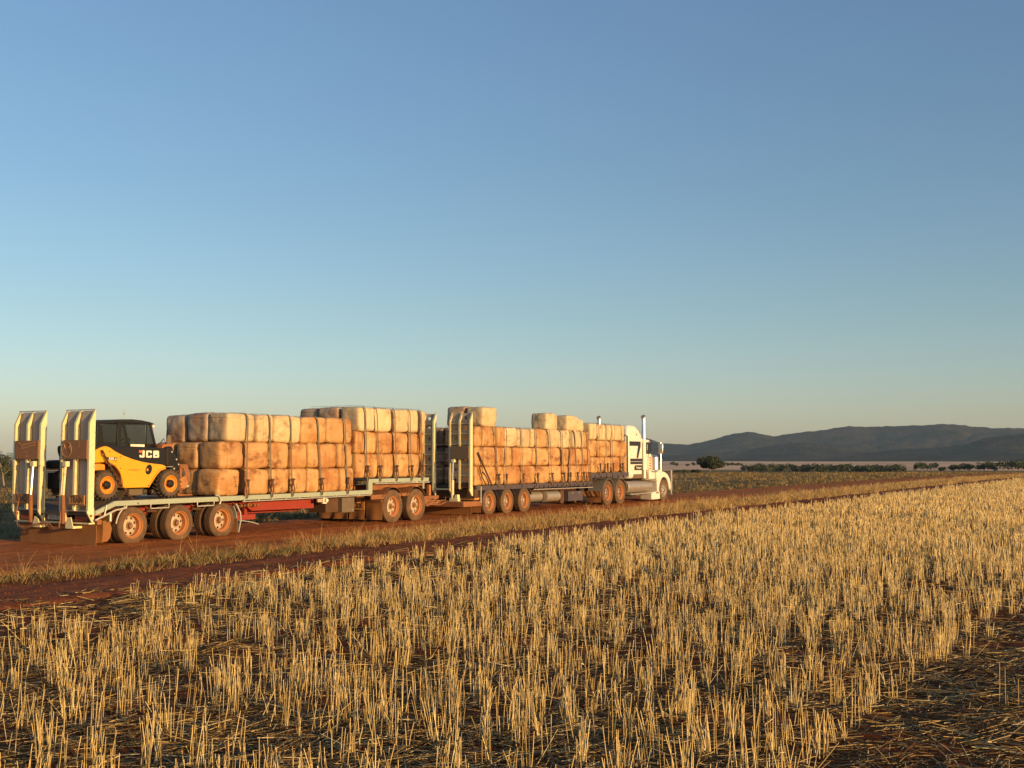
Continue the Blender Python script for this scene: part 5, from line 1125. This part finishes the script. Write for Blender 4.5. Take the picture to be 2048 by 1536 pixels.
row([(32.88, 33.40), (33.42, 33.78), (33.79, 34.36), (34.38, 34.94), (34.95, 35.82), (35.83, 36.8), (36.82, 37.21), (37.22, 38.07), (38.1, 39.06), (39.08, 40.14), (40.15, 40.61), (40.62, 41.16), (41.19, 41.62)], 2.35, 3.04, 'bale_dust', w3, 'third layer', G3, mats={5: 'bale_clean', 6: 'bale_clean', 4: 'bale_clean', 8: 'bale_clean', 10: 'bale_clean', 11: 'bale_clean', 9: 'bale_clean'})
single(33.45, 34.42, 20.46, 21.15, 3.04, 3.72, 'bale_clean', 'pale bale on the fourth layer above the pierced near ramp', G3)
single(33.45, 34.5, 21.2, 21.95, 3.04, 3.74, 'bale_end', 'grey shaded top bale behind the pierced near ramp, left of the pale one', G3)
single(38.05, 38.93, 20.46, 21.15, 3.02, 3.66, 'bale_clean', 'pale bale at the rear of the small top group near the neck', G3)
single(39.72, 40.76, 20.46, 21.15, 3.02, 3.62, 'bale_clean', 'pale bale at the front of the small top group near the neck', G3)
single(40.80, 41.28, 20.52, 21.2, 3.02, 3.50, 'bale_clean', 'rounded slumping bale ahead of the small top group', G3)
for j, (za, zb, nm) in enumerate(((1.03, 1.68, 'bottom'), (1.68, 2.35, 'second'), (2.35, 3.02, 'third'))):
    single(33.3, 34.2, 21.22, 21.95, za, zb, 'bale_end' if j < 2 else 'bale_dust', f'shaded {nm} layer bale seen through the rungs between the pierced ramps', G3)
    single(33.3, 34.2, 22.0, 22.7, za, zb, 'bale_end', f'shaded {nm} layer bale behind the far pierced ramp', G3)
x = 34.3
for i in range(7): single(x, x + 1.02, 22.0, 22.7, 2.35, 3.06, 'bale_clean', f'far side third layer bale of the lead low stack, {ORD[i]} from the rear', G3).__setitem__('group', 'far side third layer bales of the lead trailer'); x += 1.04
w4 = 'the lead neck stack'
row([(41.84, 42.44), (42.47, 43.13), (43.16, 43.68), (43.72, 44.63), (44.67, 45.25)], 1.37, 2.01, 'bale_dust', w4, 'bottom layer', G4, mats={3: 'bale_red'})
row([(41.66, 42.41), (42.44, 43.58), (43.6, 44.64), (44.65, 45.25)], 2.01, 2.69, 'bale_dust', w4, 'middle layer', G4)
row([(41.7, 42.37), (42.39, 42.87), (42.88, 43.44), (43.45, 44.04), (44.05, 44.61), (44.63, 45.10)], 2.69, 3.36, 'bale_clean', w4, 'top layer', G4)
for i, x in enumerate((41.75, 42.75, 43.9)): single(x, x + 1.0, 21.95, 22.7, 2.69, 3.37, 'bale_clean', f'far side top bale of the lead neck stack, {ORD[i]} from the rear', G4).__setitem__('group', 'far side top bales of the lead neck')
# stencils on the nearest bottom bale
st_ = bpy.data.objects[all_bales[0].name]
def stencil(s, size, x, y, z, rot=0, mat='ink', parent=None):
    t = text('stencil', s, size, (0, 0, 0), None, mat, '-y', 0.0006)
    t.location = (x, y, z); t.rotation_euler = (0, rot, 0); t.parent = parent
    if parent is not None: t.matrix_parent_inverse = parent.matrix_world.inverted()
    return t
bpy.context.view_layer.update()
stencil('AAA FE', 0.085, 21.52, 20.408, 1.36, R(80), parent=all_bales[0]); stencil('10', 0.07, 21.35, 20.405, 1.38, R(90), parent=all_bales[0])
tb_ = all_bales[14]
for i, z in enumerate((2.5, 2.6, 2.78, 2.86)): stencil('x', 0.06, 22.20, 20.405, z, R(90), parent=tb_)

# ================================================================== load straps
straps = []
def strap(x, zd, zt, label, group, lean=0.0, ytop=None, ratch=True, y=20.375, far=22.7):
    o = empty('load_strap', (x, y, zd), label=label, cat='load strap', group=group)
    w = 0.024
    path = [(x, y - 0.01, zd - 0.1), (x + lean * 0.1, y, zd + 0.1), (x + lean * 0.5, y + 0.012, (zd + zt) / 2), (x + lean * 0.9, y + 0.0, zt - 0.22), (x + lean * 0.97, y + 0.015, zt - 0.09), (x + lean, y + 0.09, zt + 0.012), (x + lean, y + 0.5, zt + 0.03), (x + lean, far - 0.3, zt + 0.02)]
    vs = []; fs = []
    for i, p in enumerate(path):
        dx = w; nrm = Vector((0, -1, 0)) if i < 4 else (Vector((0, -0.7, 0.7)) if i < 5 else Vector((0, 0, 1)))
        for s in (-1, 1):
            for q in (0, 1): vs.append((p[0] + s * dx, p[1] + nrm.y * 0.005 * q, p[2] + nrm.z * 0.005 * q))
    for i in range(len(path) - 1):
        a = i * 4; b_ = a + 4; fs += [(a, a + 2, b_ + 2, b_), (a + 1, b_ + 1, b_ + 3, a + 3), (a, b_, b_ + 1, a + 1), (a + 2, a + 3, b_ + 3, b_ + 2)]
    MB().add(vs, fs).build('webbing', 'strap', o, smooth=0)
    if ratch:
        zr = zd + 0.30
        MB().box(x - 0.045 + lean * 0.2, x + 0.035 + lean * 0.2, y - 0.055, y - 0.012, zr - 0.10, zr + 0.09).cyl((x - 0.05, y - 0.045, zr + 0.06), (x + 0.05, y - 0.045, zr + 0.06), 0.022, 8).build('ratchet', 'chain', o, bev=0.008)
        MB().tube([(x + 0.02, y - 0.03, zr - 0.05), (x + 0.05, y - 0.03, zr - 0.2), (x + 0.01, y - 0.02, zd - 0.08)], 0.016, 5).tube([(x - 0.03, y - 0.04, zr - 0.08), (x - 0.05, y - 0.04, zr - 0.16), (x - 0.03, y - 0.04, zr - 0.24)], 0.012, 5).build('hook', 'chain', o)
    return o
SG1, SG2, SG3 = 'straps over the rear trailer stacks', 'straps over the rear neck stack', 'straps over the lead trailer stacks'
for i, (x, l) in enumerate(((21.90, 0.0), (22.82, -0.1), (23.63, -0.1), (24.84, -0.2), (25.98, -0.15))):
    strap(x, 1.03, 3.08, f'{ORD[i]} dark ratchet strap from the rear over the rear low deck stack', SG1, l)
for i, (x, l) in enumerate(((26.90, -0.12), (27.52, -0.2), (28.34, -0.12), (29.12, -0.1), (29.70, -0.08))):
    strap(x, 1.36, 3.46, f'{ORD[i]} ratchet strap from the rear over the rear neck stack', SG2, l)
for i, (x, l, zt) in enumerate(((34.38, -0.3, 3.05), (34.86, 0.06, 3.05), (36.08, -0.1, 3.05), (37.16, -0.1, 3.05), (38.31, -0.2, 3.05), (39.28, -0.15, 3.05), (39.77, 0.1, 3.02), (40.44, -0.25, 3.05), (40.98, -0.2, 3.05), (41.42, -0.1, 3.05))):
    strap(x, 1.03, zt, f'{ORD[i]} ratchet strap from the rear over the lead low deck stack', SG3, l)
for i, (x, l) in enumerate(((42.46, -0.1), (43.15, -0.05), (43.70, -0.08), (44.66, -0.1))):
    strap(x, 1.37, 3.38, f'{ORD[i]} ratchet strap from the rear over the lead neck stack', 'straps over the lead neck stack', l)
# slanting straps behind the pierced ramp and at the neck front
def tie(path, name, label, cat, mat='strap', r=0.018, group=None):
    return MB().tube(path, r, 6).build(name, mat, None, label=label, cat=cat, group=group)
tie([(33.0, 20.37, 2.15), (33.4, 20.36, 1.62), (33.9, 20.36, 1.02)], 'load_strap', 'slack slanting strap right of the pierced near ramp, running down to the deck', 'load strap', 'chain', 0.03)
tie([(33.05, 20.36, 1.7), (33.2, 20.35, 1.35), (33.5, 20.35, 1.05)], 'load_strap', 'short hanging strap tail beside the pierced near ramp', 'load strap', 'chain', 0.02)
tie([(29.5, 20.37, 1.40), (29.72, 20.36, 1.75), (29.78, 20.37, 2.1)], 'load_strap', 'bunched dark strap at the front corner of the rear neck stack', 'load strap', 'chain', 0.03)
tie([(21.83, 20.36, 1.0), (21.80, 20.34, 1.15), (21.84, 20.33, 1.28), (21.80, 20.35, 1.42), (21.82, 20.36, 1.62)], 'load_strap', 'bunched brown strap tail hanging by the first strap of the rear stack', 'load strap', 'rust', 0.03)
def chain(p0, p1, label, r=0.011, link=0.055):
    p0, p1 = Vector(p0), Vector(p1); L = (p1 - p0).length; d = (p1 - p0) / L; n = int(L / link); mb = MB()
    u = d.cross(Vector((0, 1, 0))).normalized(); w = d.cross(u)
    for k in range(n):
        c = p0 + d * (k + 0.5) * link - Vector((0, 0, 0.03 * math.sin(math.pi * k / n))); a = u if k % 2 else w
        mb.tube([c - d * link * 0.62 + a * 0.004, c - d * link * 0.3 + a * 0.02, c + d * link * 0.3 + a * 0.02, c + d * link * 0.62 + a * 0.004], r, 5)
        mb.tube([c - d * link * 0.62 - a * 0.004, c - d * link * 0.3 - a * 0.02, c + d * link * 0.3 - a * 0.02, c + d * link * 0.62 - a * 0.004], r, 5)
    return mb.build('tie_down_chain', 'chain', None, label=label, cat='chain', group='chains holding the telehandler')
chain((17.62, 20.70, 2.12), (18.22, 20.68, 1.28), 'upper tie down chain slanting across the yellow rear mudguard', 0.015, 0.065)
chain((18.22, 20.68, 1.28), (18.42, 20.40, 0.92), 'chain running from the machine belly down to the deck edge')
chain((18.30, 20.66, 1.26), (17.75, 20.40, 0.92), 'crossing chain in front of the rear telehandler tyre')
chain((20.25, 20.80, 1.22), (21.02, 20.42, 1.02), 'thin chain from the telehandler carriage to the deck edge', 0.006)
tie([(20.78, 20.36, 1.06), (20.9, 20.34, 1.03), (20.96, 20.34, 0.93), (20.93, 20.35, 0.83)], 'ratchet_handle', 'small ratchet handle hooked on the deck edge by the bottom bale', 'ratchet', 'steel', 0.02)
